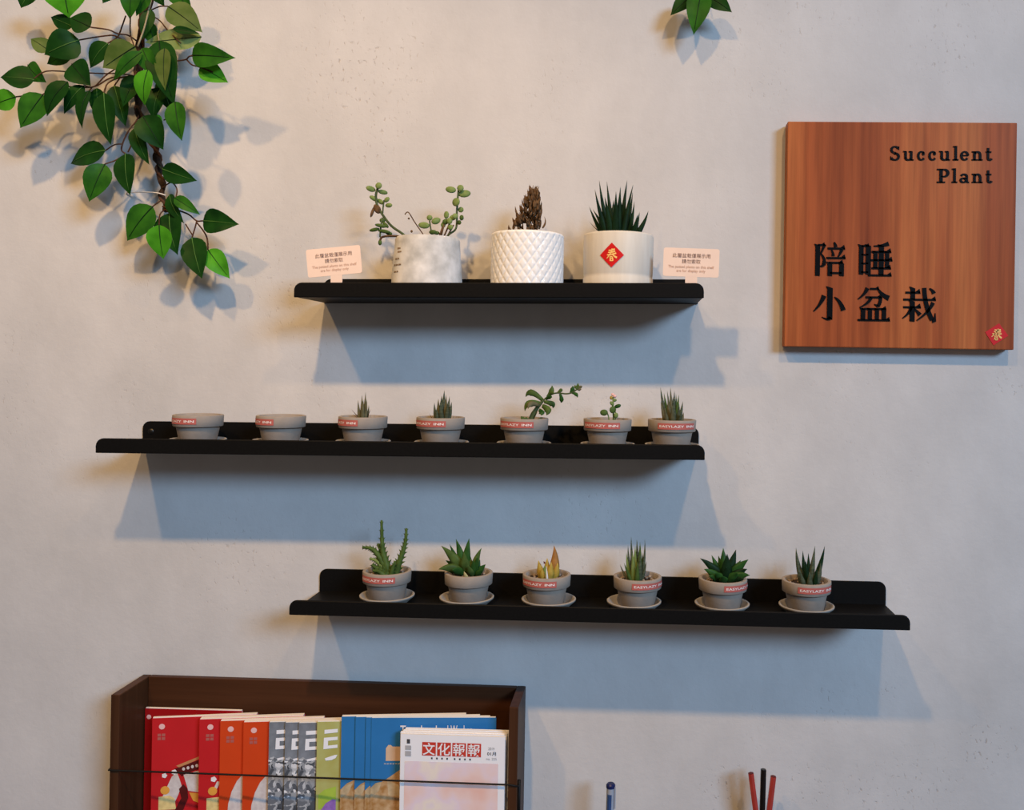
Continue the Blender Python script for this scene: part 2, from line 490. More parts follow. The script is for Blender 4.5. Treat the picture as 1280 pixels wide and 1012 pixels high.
GL['春'] = S(bez((22, 86), (50, 84), (78, 96), 5), wl(9, 14, 5)) + S(bez((18, 70), (50, 68), (82, 80), 5), wl(8, 13, 5)) + S(bez((8, 50), (50, 52), (92, 64), 5), wl(9, 13, 5)) \
    + S(bez((56, 100), (46, 64), (6, 22), 7), wl(13, 6)) + S(bez((52, 60), (70, 40), (98, 28), 7), wl(8, 17)) + S(bez((36, 38), (40, 20), (38, 2), 4), wl(10, 12, 4)) + S(bez((36, 38), (62, 44), (62, 4), 6), wl(7, 12, 6)) \
    + S([(38, 22), (60, 22)], 7) + S([(38, 5), (62, 5)], 8)
def serif(x, y, w=34, t=9): return [[Vector((x - w/2, y)), Vector((x + w/2, y)), Vector((x + w/2, y + t)), Vector((x - w/2, y + t))]]
def stem(x, y0, y1, t=19): return [[Vector((x - t/2, y0)), Vector((x + t/2, y0)), Vector((x + t/2, y1)), Vector((x - t/2, y1))]]
def arc(cx, cy, rx, ry, a0, a1, w0, w1, n=12):
    pts = []; ws = []
    for i in range(n + 1):
        a = R_(a0 + (a1 - a0) * i / n)
        pts.append((cx + rx * math.cos(a), cy + ry * math.sin(a)))
        ws.append(w0 + (w1 - w0) * abs(math.cos(a)))
    return strip2d(pts, ws)
LAT = {}
LAT['S'] = (arc(36, 74, 24, 21, 20, 250, 9, 17) + arc(36, 27, 26, 23, 90, -160, 9, 18) + S([(30, 53), (44, 46)], 17) + S([(62, 74), (62, 97)], 6) + S([(8, 3), (8, 28)], 6), 72)
LAT['u'] = (stem(17, 14, 63) + serif(9, 57, 20, 8) + stem(57, 0, 63) + serif(49, 57, 20, 8) + serif(66, 0, 18, 8) + arc(36, 20, 19, 16, 180, 330, 10, 17), 78)
LAT['c'] = (arc(34, 32, 23, 28, 40, 325, 9, 19, 16) + arc(49, 46, 6, 6, 0, 360, 11, 11, 8), 64)
LAT['l'] = (stem(20, 0, 100) + serif(20, 0, 40, 9) + serif(11, 91, 20, 8), 40)
LAT['e'] = (arc(33, 32, 23, 28, 2, 325, 9, 19, 16) + S([(14, 34), (58, 34)], 8), 64)
LAT['n'] = (stem(20, 0, 63) + serif(20, 0, 38, 8) + serif(11, 55, 20, 8) + stem(60, 0, 42) + serif(60, 0, 36, 8) + arc(41, 42, 18, 17, 0, 165, 10, 18), 80)
LAT['t'] = (stem(20, 14, 86, 18) + S([(4, 58), (44, 58)], 9) + arc(33, 16, 13, 13, 180, 345, 9, 18, 8), 50)
LAT['P'] = (stem(26, 0, 97, 21) + serif(26, 0, 52, 9) + serif(14, 88, 28, 9) + S([(26, 92), (46, 92)], 10) + S([(26, 44), (46, 44)], 9) + arc(46, 68, 22, 24, -90, 90, 10, 20), 78)
LAT['a'] = (arc(34, 44, 20, 15, 0, 165, 10, 17) + stem(54, 8, 46, 18) + serif(62, 0, 18, 9) + arc(30, 18, 19, 14, 20, 340, 9, 18, 14) + S([(46, 34), (28, 31)], 8), 70)

def glyph_mb(polys, fmap, depth):
    """polygons in glyph units -> thin solid; fmap(u,v,d) gives the 3-D point, d = height above the surface"""
    b = MB()
    for q in polys:
        ar = sum(q[i].x * q[(i+1) % len(q)].y - q[(i+1) % len(q)].x * q[i].y for i in range(len(q)))
        if ar < 0: q = list(reversed(q))
        n = len(q)
        b.add([fmap(p.x, p.y, depth) for p in q] + [fmap(p.x, p.y, 0) for p in q],
              [tuple(range(n))] + [(i, i + n, (i+1) % n + n, (i+1) % n) for i in range(n)])
    return b

# ------------------------------------------------------------------ the setting
wl_ = MB().box(-2.6, 2.6, 0, .12, -1.5, 1.6).build('wall_back', M['wall'])
tag(wl_, 'grey trowelled plaster wall with pitted patches', kind='structure')
ZC = -.728                                       # counter below the frame
ct = MB().box(-1.5, 1.2, -.36, 0, ZC - .04, ZC).build('counter', M['counter'], bevel=.003)
tag(ct, 'wooden counter below the bookcase box', kind='structure')

# ------------------------------------------------------------------ wall shelves
YF = -.12
def round_top(x0, x1, z0, z1, r, n=5):
    pts = [(x0, z0), (x1, z0)]
    for i in range(n + 1):
        a = R_(90 * i / n); pts.append((x1 - r + r * math.cos(a), z1 - r + r * math.sin(a)))
    for i in range(n + 1):
        a = R_(90 + 90 * i / n); pts.append((x0 + r + r * math.cos(a), z1 - r + r * math.sin(a)))
    return pts
SH = []
def shelf(lpx, rpx, label, screws):
    a = P(lpx[0], lpx[1], YF); b = P(rpx[0], rpx[1], YF)
    Ln = b.x - a.x
    ang = math.atan2(b.z - a.z, Ln)
    r = empty('wall_shelf', (a.x, 0, a.z), label, 'shelf', 'black metal wall shelves')
    r.rotation_euler = (0, -ang, 0)
    MB().box(.001, Ln - .001, YF + .001, -.001, .0005, .0033).build('shelf_floor', M['black'], r, bevel=.0008)
    MB().prism(round_top(0, Ln, 0, .0205, .011), YF, YF + .003).build('front_lip', M['black'], r, smooth=True, bevel=.0012)
    MB().prism(round_top(0, Ln, 0, .0365, .011), -.0032, -.0002).build('back_plate', M['black'], r, smooth=True, bevel=.0008)
    for sx in screws:
        x = sx if sx > 0 else Ln + sx
        MB().lathe([(0, -.0012), (.0042, -.0010), (.0046, .0004), (.003, .0016), (0, .0018)], 14).moved(
            lambda p: (p.x + x, -.0032 - p.z, .021 + p.y)).build('screw', M['screw'], r, smooth=True)
    sh = dict(x0=a.x, z0=a.z, t=math.tan(ang), L=Ln)
    SH.append(sh)
    return sh
def floor_z(sh, x): return sh['z0'] + (x - sh['x0']) * sh['t'] + .0034
S1 = shelf((367, 371.5), (880, 372.5), 'short black metal wall shelf, topmost of three, holding the large pots', ())
S2 = shelf((119, 566), (881, 575), 'long black metal wall shelf in the middle, holding seven small pots', (.013,))
S3 = shelf((361, 768.5), (1138, 788), 'long black metal wall shelf, lowest of three, holding six planted pots', ())

# ------------------------------------------------------------------ plant pieces
def leaf_mb(p0, p1, w, roll=0.0, bend=.08, fold=.25, facing=Vector((0, -1, 0))):
    t = (p1 - p0); L = t.length; t = t.normalized()
    n = (facing - t * facing.dot(t)).normalized()
    n = Matrix.Rotation(roll, 3, t) @ n
    s = t.cross(n)
    prof = [(0, .02), (.05, .42), (.13, .76), (.25, .97), (.36, 1.0), (.5, .92), (.64, .74), (.77, .50), (.88, .25), (.95, .09), (1, .004)]
    cols = [-1, -.55, 0, .55, 1]
    b = MB(); vs = []; fs = []; mid = []
    for u, h in prof:
        c = p0 + t * (L * u) + n * (bend * L * math.sin(math.pi * u) - bend * .4 * L * u * u)
        mid.append(c + n * .0006)
        for k in cols:
            vs.append(c + s * (k * h * w / 2) + n * (fold * abs(k) * h * w / 2))
    m = len(cols)
    for i in range(len(prof) - 1):
        for k in range(m - 1):
            fs.append((i*m+k, i*m+k+1, (i+1)*m+k+1, (i+1)*m+k))
    b.add(vs, fs)
    return b, mid
def leaf(root, p0, p1, w, mt, rib=None, **kw):
    b, mid = leaf_mb(p0, p1, w, **kw)
    o = b.build('leaf', M[mt], root, smooth=True, world_verts=True, sharp=0)
    if rib:
        MB().tube(mid[:9], [w * .022 * (1 - i / 12) for i in range(9)], 4).build('midrib', M[rib], o, smooth=True, world_verts=True, sharp=0)
    return o
def spike_mb(p0, p1, w, bend=None, flat=.6, base=.75, n=7, sides=7, peak=.18, side_hint=None):
    c = (p0 + p1) / 2 + (bend or Vector((0, 0, 0)))
    b = MB(); vs = []; fs = []
    for i in range(n + 1):
        u = i / n
        q = p0 * (1-u)**2 + c * (2*u*(1-u)) + p1 * (u*u)
        t = ((c - p0) * (1-u) + (p1 - c) * u).normalized()
        d = Vector((0, 1, 0)) - t * t.y
        d = d.normalized() if d.length > .05 else Vector((0, 0, 1))
        s = d.cross(t)
        h = base + (1 - base) * u / peak if u < peak else max(.015, 1 - ((u - peak) / (1 - peak)) ** 1.25)
        for k in range(sides):
            a = 2 * math.pi * k / sides
            vs.append(q + s * (math.cos(a) * h * w / 2) + d * (math.sin(a) * h * w / 2 * flat))
    for i in range(n):
        for k in range(sides):
            fs.append((i*sides+k, i*sides+(k+1) % sides, (i+1)*sides+(k+1) % sides, (i+1)*sides+k))
    fs.append(tuple(reversed(range(sides)))); fs.append(tuple(range(n*sides, (n+1)*sides)))
    return b.add(vs, fs)
def spike(root, p0, p1, w, mt, name='leaf', **kw):
    return spike_mb(p0, p1, w, **kw).build(name, M[mt], root, smooth=True, world_verts=True, sharp=0)
def blob_mb(c, rx, ry, rz, n=8, m=5, rot=None):
    vs = [Vector((0, 0, rz))]; fs = []
    for i in range(1, m):
        th = math.pi * i / m
        for k in range(n):
            a = 2 * math.pi * k / n
            vs.append(Vector((rx * math.sin(th) * math.cos(a), ry * math.sin(th) * math.sin(a), rz * math.cos(th))))
    vs.append(Vector((0, 0, -rz)))
    for k in range(n):
        fs.append((0, 1 + k, 1 + (k+1) % n))
        fs.append((len(vs) - 1, 1 + (m-2)*n + (k+1) % n, 1 + (m-2)*n + k))
    for i in range(m - 2):
        for k in range(n):
            fs.append((1 + i*n + k, 1 + (i+1)*n + k, 1 + (i+1)*n + (k+1) % n, 1 + i*n + (k+1) % n))
    if rot is not None: vs = [rot @ v for v in vs]
    return MB().add([v + Vector(c) for v in vs], fs)
def pad(root, c, lx, lz, ang, mt, th=.0022, name='leaf', yaw=0.0):
    rot = Matrix.Rotation(yaw, 3, 'Z') @ Matrix.Rotation(-ang, 3, 'Y')
    return blob_mb(c, lx / 2, th, lz / 2, 10, 6, rot).build(name, M[mt], root, smooth=True, world_verts=True, sharp=0)
def stemtube(root, pts, r, mt='stem_green', name='stem', n=7):
    return MB().tube(pts, r, n).build(name, M[mt], root, smooth=True, world_verts=True, sharp=0)
def curve_pts(pts, n=5):
    """smooth path through 3-D points"""
    out = []
    for i in range(len(pts) - 1):
        p0 = pts[max(i-1, 0)]; p1 = pts[i]; p2 = pts[i+1]; p3 = pts[min(i+2, len(pts)-1)]
        for k in range(n):
            t = k / n
            out.append(.5 * ((2*p1) + (p2-p0)*t + (2*p0-5*p1+4*p2-p3)*t*t + (3*p1-p0-3*p2+p3)*t**3))
    out.append(pts[-1])
    return out

# ------------------------------------------------------------------ hanging vine (upper left)
vbase = P(186, -30, -.04)
vine = empty('hanging_vine', vbase, 'leafy green vine with brown twigs hanging down the wall at upper left', 'vine')
ST = [(190, -40), (186, 0), (176, 40), (173, 90), (172, 130), (183, 160), (195, 190), (200, 215), (203, 240), (207, 264)]
pts = curve_pts([P(x, y, -.034) for x, y in ST], 6)
stemtube(vine, [p + Vector((math.cos(i * 1.1) * .0022, math.sin(i * 1.1) * .0022, 0)) for i, p in enumerate(pts)], [.0058 + .001 * math.sin(i * 1.7) - .002 * i / len(pts) for i in range(len(pts))], 'bark', 'main_stem', 8)
pts2 = [p + Vector((math.cos(i * .8 + 2) * .0048, math.sin(i * .8 + 2) * .0048, 0)) for i, p in enumerate(pts)]
stemtube(vine, pts2, .0022, 'twig', 'twig', 6)
# leaf: base, tip (photo pixels on the plane at its depth), width px, tone, depth
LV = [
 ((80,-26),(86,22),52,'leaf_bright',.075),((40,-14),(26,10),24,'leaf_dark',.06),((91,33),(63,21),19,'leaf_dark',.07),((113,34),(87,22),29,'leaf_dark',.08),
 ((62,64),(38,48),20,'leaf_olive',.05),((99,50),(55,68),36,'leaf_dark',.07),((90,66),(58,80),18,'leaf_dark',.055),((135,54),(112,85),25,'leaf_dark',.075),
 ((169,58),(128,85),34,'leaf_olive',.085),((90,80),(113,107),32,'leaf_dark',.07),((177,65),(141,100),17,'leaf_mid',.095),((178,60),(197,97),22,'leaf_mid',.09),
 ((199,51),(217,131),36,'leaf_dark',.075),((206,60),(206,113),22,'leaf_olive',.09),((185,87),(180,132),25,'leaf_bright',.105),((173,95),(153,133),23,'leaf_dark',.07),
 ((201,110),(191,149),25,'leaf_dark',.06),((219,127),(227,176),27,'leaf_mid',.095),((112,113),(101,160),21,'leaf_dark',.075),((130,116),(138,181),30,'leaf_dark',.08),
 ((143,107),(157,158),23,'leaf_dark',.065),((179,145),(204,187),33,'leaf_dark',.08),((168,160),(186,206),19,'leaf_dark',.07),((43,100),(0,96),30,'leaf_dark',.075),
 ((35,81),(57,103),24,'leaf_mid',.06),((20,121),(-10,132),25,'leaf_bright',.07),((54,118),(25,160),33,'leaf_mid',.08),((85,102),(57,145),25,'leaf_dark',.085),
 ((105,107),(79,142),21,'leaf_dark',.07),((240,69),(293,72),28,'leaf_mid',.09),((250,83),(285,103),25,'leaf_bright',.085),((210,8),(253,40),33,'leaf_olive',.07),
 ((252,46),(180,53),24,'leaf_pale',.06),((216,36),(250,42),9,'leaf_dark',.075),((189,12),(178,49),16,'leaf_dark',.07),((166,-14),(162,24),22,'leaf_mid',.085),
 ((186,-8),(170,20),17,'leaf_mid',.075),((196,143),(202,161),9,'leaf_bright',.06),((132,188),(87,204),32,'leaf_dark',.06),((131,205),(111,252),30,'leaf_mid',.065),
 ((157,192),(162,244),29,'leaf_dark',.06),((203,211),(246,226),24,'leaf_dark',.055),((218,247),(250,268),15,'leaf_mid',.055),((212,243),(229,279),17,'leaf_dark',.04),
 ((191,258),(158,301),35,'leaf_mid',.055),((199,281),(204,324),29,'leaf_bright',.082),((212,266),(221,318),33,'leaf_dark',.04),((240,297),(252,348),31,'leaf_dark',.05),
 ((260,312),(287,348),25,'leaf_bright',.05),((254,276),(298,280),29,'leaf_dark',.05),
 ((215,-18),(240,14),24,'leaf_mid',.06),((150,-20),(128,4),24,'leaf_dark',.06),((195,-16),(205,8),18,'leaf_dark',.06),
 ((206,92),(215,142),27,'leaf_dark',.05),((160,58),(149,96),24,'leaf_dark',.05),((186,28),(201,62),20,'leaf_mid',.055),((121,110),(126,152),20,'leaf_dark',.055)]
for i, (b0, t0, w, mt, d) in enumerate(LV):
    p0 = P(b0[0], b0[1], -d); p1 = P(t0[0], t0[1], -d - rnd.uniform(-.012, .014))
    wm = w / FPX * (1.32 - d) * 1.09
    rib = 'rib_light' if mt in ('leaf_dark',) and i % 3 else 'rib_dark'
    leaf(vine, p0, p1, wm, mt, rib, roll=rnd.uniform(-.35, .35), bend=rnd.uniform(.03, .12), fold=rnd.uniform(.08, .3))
TW = [
 ([(172,52,.04),(160,44,.05),(147,42,.06),(135,37,.07),(113,34,.08)], 'twig', .0011), ([(170,64,.04),(147,46,.055),(130,45,.06),(99,50,.07)], 'twig', .0011),
 ([(157,20,.08),(152,34,.06),(147,46,.05),(135,54,.075)], 'twig', .0011), ([(163,20,.085),(163,42,.05),(168,58,.085)], 'twig', .001),
 ([(190,-5,.05),(186,12,.07),(180,36,.08),(172,58,.085)], 'twig_pale', .0013), ([(190,20,.04),(200,26,.05),(210,38,.06),(226,54,.065)], 'twig', .001),
 ([(190,12,.04),(200,8,.06),(210,8,.07)], 'twig', .001), ([(195,30,.045),(197,40,.06),(199,52,.075)], 'twig_pale', .001),
 ([(205,76,.05),(222,76,.07),(233,74,.08),(238,70,.09),(258,69,.092)], 'twig', .0011), ([(233,74,.08),(240,81,.082),(250,84,.085),(266,90,.087)], 'twig', .0011),
 ([(172,96,.04),(150,92,.06),(128,92,.06),(90,90,.06),(58,89,.06),(43,98,.075)], 'twig', .001), ([(172,98,.04),(140,97,.06),(115,109,.065),(70,108,.07),(54,118,.08),(40,119,.075),(20,121,.07)], 'twig', .0011),
 ([(172,70,.04),(135,92,.07),(118,108,.07),(105,107,.07)], 'twig', .001), ([(172,95,.04),(150,97,.06),(135,104,.07),(130,116,.08)], 'twig', .0011),
 ([(150,97,.06),(143,107,.065)], 'twig', .001), ([(115,109,.065),(112,113,.075)], 'twig', .001), ([(174,140,.035),(171,150,.05),(163,160,.06),(158,168,.06),(153,180,.06),(152,188,.058),(157,192,.06)], 'twig', .0011),
 ([(175,152,.035),(166,164,.05),(161,172,.055),(164,180,.058),(160,190,.06)], 'twig', .0011), ([(153,180,.06),(143,181,.06),(132,188,.06)], 'twig', .001), ([(152,196,.056),(143,201,.06),(131,205,.065)], 'twig', .001),
 ([(205,150,.04),(214,143,.07),(219,128,.095)], 'twig', .001), ([(203,235,.036),(214,228,.045),(221,236,.05),(220,247,.055)], 'twig', .001), ([(203,258,.036),(220,262,.04),(236,268,.045),(246,276,.048),(254,276,.05),(268,277,.052)], 'twig', .0012),
 ([(246,276,.048),(244,284,.048),(240,297,.05)], 'twig', .0011), ([(246,278,.048),(254,288,.048),(259,298,.048),(260,312,.05)], 'twig', .0012), ([(232,280,.042),(237,288,.045),(241,294,.05)], 'twig', .001),
 ([(206,262,.036),(200,268,.045),(199,281,.06)], 'twig', .001), ([(203,250,.036),(196,254,.045),(191,258,.055)], 'twig', .001), ([(207,262,.036),(212,266,.045)], 'twig', .001), ([(198,206,.036),(203,211,.055)], 'rib_dark', .0013)]
for pth, mt, r in TW:
    stemtube(vine, curve_pts([P(x, y, -d) for x, y, d in pth], 4), r, mt, 'twig', 5)
stemtube(vine, curve_pts([P(158, 241, -.002), P(175, 240, -.02), P(196, 241, -.042), P(207, 244, -.044)], 4), .0009, 'tie', 'tie', 6)

# small sprig cut by the top edge
vb = P(880, -28, -.03)
sprig = empty('leaf_sprig', vb, 'small sprig of three green leaves hanging in from the top edge', 'vine')
for b0, t0, w, mt, d in [((866,-6),(838,19),22,'leaf_dark',.03),((877,-12),(867,43),31,'leaf_mid',.04),((884,-5),(915,15),22,'leaf_dark',.035)]:
    leaf(sprig, P(*b0, -d), P(*t0, -d - .006), w / FPX * 1.28, mt, 'rib_dark', roll=rnd.uniform(-.2, .2), bend=.06, fold=.15)
stemtube(sprig, curve_pts([P(881, -40, -.012), P(880, -22, -.02), P(877, -12, -.038)], 4), .0013, 'twig', 'twig', 6)
stemtube(sprig, [P(880, -22, -.02), P(866, -6, -.029)], .001, 'twig', 'twig', 6)
stemtube(sprig, [P(880, -22, -.02), P(884, -5, -.034)], .001, 'twig', 'twig', 6)

# ------------------------------------------------------------------ wooden sign
yS = -.024
tl, tr, br, bl = [P(x, y, yS) for x, y in ((986, 151.5), (1272, 153.5), (1267.5, 437), (980, 433))]
sw = ((tr - tl).length + (br - bl).length) / 2
shh = ((tl - bl).length + (tr - br).length) / 2
scn = (tl + tr + br + bl) / 4
sang = math.atan2((tr - tl).z + (br - bl).z, (tr - tl).x + (br - bl).x)
sign = empty('wooden_sign', (scn.x, -.002, scn.z - shh / 2), 'square reddish wooden sign with black lettering hung on the wall at right', 'sign')
sign.rotation_euler = (0, -sang, 0)
brd = MB().box(-sw/2, sw/2, -.022, -.0008, 0, shh).build('board', M['sign_wood'], sign, bevel=.0012)
MB().box(-sw/2 + .001, sw/2 - .001, -.0006, .002, .001, shh - .001).build('backing', M['sign_edge'], sign)
def sign_uv(px, py):
    q = P(px, py, yS) - Vector((scn.x, yS, scn.z))
    ca, sa = math.cos(sang), math.sin(sang)
    return (q.x * ca + q.z * sa, -q.x * sa + q.z * ca + shh / 2)
def sign_glyph(polys, wunits, x0, x1, y0, y1, hunits, mt='black_paint', name='letter', lift=.0012):
    (u0, v0) = sign_uv(x0, y1); (u1, v1) = sign_uv(x1, y0)
    b = glyph_mb(polys, lambda u, v, d: (u0 + (u1 - u0) * u / wunits, -.022 - d, v0 + (v1 - v0) * v / hunits), lift)
    return b.build(name, M[mt], sign)
for ch, x0, x1, y0, y1 in [('陪',1018,1058,303,345),('睡',1073,1115,303.5,345),('小',1016,1058,358.5,401),('盆',1072,1113,359,401),('栽',1128,1170,359,402)]:
    sign_glyph(GL[ch], 102, x0, x1, y0, y1, 100)
for ch, x0, x1 in [('S',1112,1125.5),('u',1129,1143),('c',1146,1157),('c',1160,1171),('u',1174,1188.5),('l',1191,1198.5),('e',1200,1211.5),('n',1214.5,1229),('t',1231.5,1240.5)]:
    sign_glyph(LAT[ch][0], LAT[ch][1], x0, x1, 182.5, 200.5, 100)
for ch, x0, x1 in [('P',1171,1187),('l',1189.5,1197),('a',1199,1211.5),('n',1214.5,1229),('t',1231.5,1240.5)]:
    sign_glyph(LAT[ch][0], LAT[ch][1], x0, x1, 210.5, 228.5, 100)
dm = [sign_uv(x, y) for x, y in ((1231.5, 415), (1242, 431.5), (1260.5, 419.5), (1249, 404))]
stk = MB().prism([(u, v) for u, v in dm], -.0226, -.0221).build('sticker', M['sticker'], sign)
tag(stk, 'red diamond sticker with a gold character')
(u0, v0) = sign_uv(1246, 418)
ca, sa = math.cos(R_(-10)), math.sin(R_(-10))
glyph_mb(GL['春'], lambda u, v, d: (u0 + ((u-50)*ca - (v-50)*sa) * .000155, -.0226 - d, v0 + ((u-50)*sa + (v-50)*ca) * .00017), .0004).build('character', M['gold'], stk)

# ------------------------------------------------------------------ large pots on the top shelf
def place(sh, px, y):
    x = P(px, 372, y).x
    return Vector((x, y, floor_z(sh, x)))
def cyl_map(r_of_z, a_c):
    """surface map of a round pot: u = arc length from the facing angle, v = height"""
    def f(u, v, d):
        r = r_of_z(v) + d
        a = a_c + u / r_of_z(v)
        return (r * math.sin(a), -r * math.cos(a), v)
    return f
YP = -.066
# 1 concrete pot with a leggy jade
c1 = place(S1, 533.5, YP)
hz1 = P(533, 292.5, YP - .045).z - c1.z
r1 = empty('potted_jade_plant', c1, 'leggy jade plant in a marbled grey concrete pot on the top shelf', 'potted plant', 'large pots on the top shelf')
R0, R1 = 43.2 / FPX * 1.254, 39.6 / FPX * 1.254
rz1 = lambda z: R0 + .0015 - (R0 - R1 + .0015) * (z / hz1) ** 1.4
prof = [(R0 - .004, 0), (R0, .002)] + [(rz1(hz1 * i / 10), hz1 * i / 10) for i in range(1, 10)] + [(R1 + .0006, hz1 - .003), (R1 - .001, hz1), (R1 - .004, hz1 - .0008), (R1 - .005, hz1 - .006), (R1 - .006, hz1 - .02)]
pot = MB().lathe(prof, 48).build('pot', M['concrete'], r1, smooth=True)
MB().lathe([(0, hz1 - .014), (R1 - .0055, hz1 - .014)], 32).build('soil', M['soil'], r1)
f = cyl_map(rz1, R_(-42))
mk = MB()
for (zz, spans) in [(.066, [(-.004, .002)]), (.061, [(-.003, .004)]), (.0515, [(-.007, -.003), (-.002, .001)]), (.043, [(-.009, -.005), (-.004, 0), (.001, .005)]), (.0335, [(-.008, -.003), (-.002, .001)])]:
    for a0, a1 in spans:
        mk.add([f(a0 * 1.3, zz - .0013, .0003), f(a1 * 1.3, zz - .0009, .0003), f(a1 * 1.3, zz + .0010, .0003), f(a0 * 1.3, zz + .0014, .0003)], [(0, 1, 2, 3)])
mk.build('printed_mark', M['mark'], pot)
def q1(x, y, dy=0.0): return P(x, y, YP + dy)
def jade(lst, root, mt='succ_fresh'):
    for x, y, w, h, a, dy in lst:
        pad(root, q1(x, y, dy), w / FPX * 1.55, h / FPX * 1.5, R_(a), mt if (x * 7 + y) % 3 > .25 else 'succ_green', yaw=rnd.uniform(-.5, .5))
stemtube(r1, curve_pts([q1(512, 300), q1(503, 292), q1(489, 282), q1(478, 268), q1(471, 255), q1(470, 243), q1(473, 233)]), .0018)
stemtube(r1, curve_pts([q1(478, 269), q1(479, 258), q1(480, 250)]), .0011)
stemtube(r1, curve_pts([q1(510, 298, -.02), q1(496, 295, -.02), q1(478, 296, -.02), q1(475, 303, -.02)]), .0016, 'dry')
stemtube(r1, curve_pts([q1(478, 272, -.01), q1(476, 283, -.015), q1(475, 296, -.02)]), .0012)
jade([(463.5,236,10,6,-15,0),(473.3,232,7,7,10,-.004),(478.5,240,10,5,-8,.003),(467.5,248,10,5,-25,0),(475.5,252,9,5,-30,.004),(483.5,249.5,7,5,35,0),(486,256.5,8,5,0,.003)], r1)
jade([(468,287,12,4,8,-.015),(476,282,12,4,-10,-.02),(482,281,9,4,-40,-.012),(480,289,13,4,-8,-.02),(486,291.5,9,4,-12,-.015),(478,275.5,6,5,0,-.01),(475,303,4,6,0,-.02)], r1, 'succ_green')
pad(r1, q1(471.5, 261), .010, .015, R_(30), 'dry', .003, 'dried_leaf')
pad(r1, q1(465.5, 265), .0045, .016, R_(-18), 'dry', .002, 'dried_leaf')
stemtube(r1, curve_pts([q1(531, 296), q1(527, 290), q1(518, 277), q1(512, 267), q1(509, 265), q1(506, 268)]), .0008, 'dry')
pad(r1, q1(511, 273), .003, .003, 0, 'dry', .0015, 'dried_leaf')
pad(r1, q1(514.5, 289), .0035, .004, 0, 'dry', .0015, 'dried_leaf')
stemtube(r1, curve_pts([q1(541, 300), q1(539, 289), q1(537.5, 280), q1(537, 274)]), .0011)
jade([(530,281.5,12,7,-5,0),(537,272,6,6,0,0),(545,276,10,7,25,.002),(541,290,8,5,0,-.005),(546,291,6,4,0,.004)], r1)
stemtube(r1, curve_pts([q1(556, 300), q1(561, 293), q1(569, 287), q1(571, 278), q1(571, 266), q1(572, 250), q1(573, 238)]), .0015)
jade([(563.5,237,11,7,-8,0),(575.5,235,7,7,0,-.003),(580.5,242,13,8,5,.002),(570,252.5,10,9,0,-.006),(576,262,6,6,0,0),(577,272,5,6,0,.003),(574,278,5,5,0,-.004),(569,270,6,6,0,-.008),
      (558,268.5,6,8,0,0),(562,276,6,7,0,-.004),(566,272,7,6,20,.003),(557,277,7,6,30,0),(563,284,6,6,0,-.006),(554,281,5,6,0,.002)], r1)
for a, b in (((550, 300), (556, 277)), ((553, 300), (562, 279)), ((556, 301), (567, 281)), ((548, 299), (553, 284))):
    stemtube(r1, [q1(*a), q1(*b)], .0012, 'dry', 'dried_stem')

# 2 white lattice pot with a dried plant
c2 = place(S1, 658.5, YP)
hz2 = P(658, 287, YP - .045).z - c2.z
r2 = empty('potted_dried_plant', c2, 'dried brown plant in a white pot embossed with diamonds, between two larger plants', 'potted plant', 'large pots on the top shelf')
RW = 45.0 / FPX * 1.254
def lat(r, z, a):
    if z < .004 or z > hz2 - .003 or r < RW - .002: return r
    u = a / (2 * math.pi) * 26; v = z / .0175
    d = min(abs(((u + v) % 1) - .5), abs(((u - v) % 1) - .5))
    return r - .0011 * max(0, 1 - d / .10) + .0005 * min(1, d * 3)
prof = [(RW - .004, 0), (RW - .0008, .0008)] + [(RW, .004 + (hz2 - .007) * i / 64) for i in range(65)] + [(RW - .0006, hz2 - .001), (RW - .003, hz2), (RW - .0045, hz2 - .001), (RW - .005, hz2 - .02)]
MB().lathe(prof, 260, fn=lat).build('pot', M['porcelain'], r2, smooth=True, sharp=0)
MB().lathe([(0, hz2 - .012), (RW - .005, hz2 - .012)], 32).build('soil', M['soil'], r2)
def q2(x, y, dy=0.0): return P(x, y, YP + dy)
stemtube(r2, curve_pts([q2(660, 296), q2(661, 275), q2(663, 255), q2(668, 236)]), [.003]*5 + [.002]*6 + [.001]*5, 'dry')
dried = MB()
for i in range(230):
    v = rnd.random() ** .8
    y0 = 291 - v * 50
    hw = (21 - 17 * v ** .8) * (1 if v > .12 else .95)
    ctr = 657.5 + v * 10.5
    x = ctr + rnd.uniform(-hw, hw)
    dy = rnd.uniform(-1, 1) * (.016 - .011 * v)
    p0 = q2(x, y0, dy)
    up = rnd.uniform(6, 13)
    p1 = q2(x + (x - ctr) * .15 + rnd.uniform(-3, 3), y0 - up, dy + rnd.uniform(-.004, .004))
    b = spike_mb(p0, p1, rnd.uniform(.0028, .0055), Vector((rnd.uniform(-.004, .004), rnd.uniform(-.003, .003), 0)), flat=.7, n=4, sides=5)
    dried.add(b.v, b.f)
o = dried.build('dried_foliage', M['dry'], r2, smooth=True, world_verts=True, sharp=0)
tag(o, kind='stuff')
for a, b, bx in (((668, 240), (670, 231.5), .001), ((655, 258), (653, 248), -.002), ((646, 267), (644, 257), -.001), ((678, 285), (680, 270), .006), ((676, 268), (676, 254), .002), ((643, 285), (642, 275), -.001)):
    spike(r2, q2(*a), q2(*b), .003, 'dry', 'dried_leaf', bend=Vector((bx, 0, 0)))

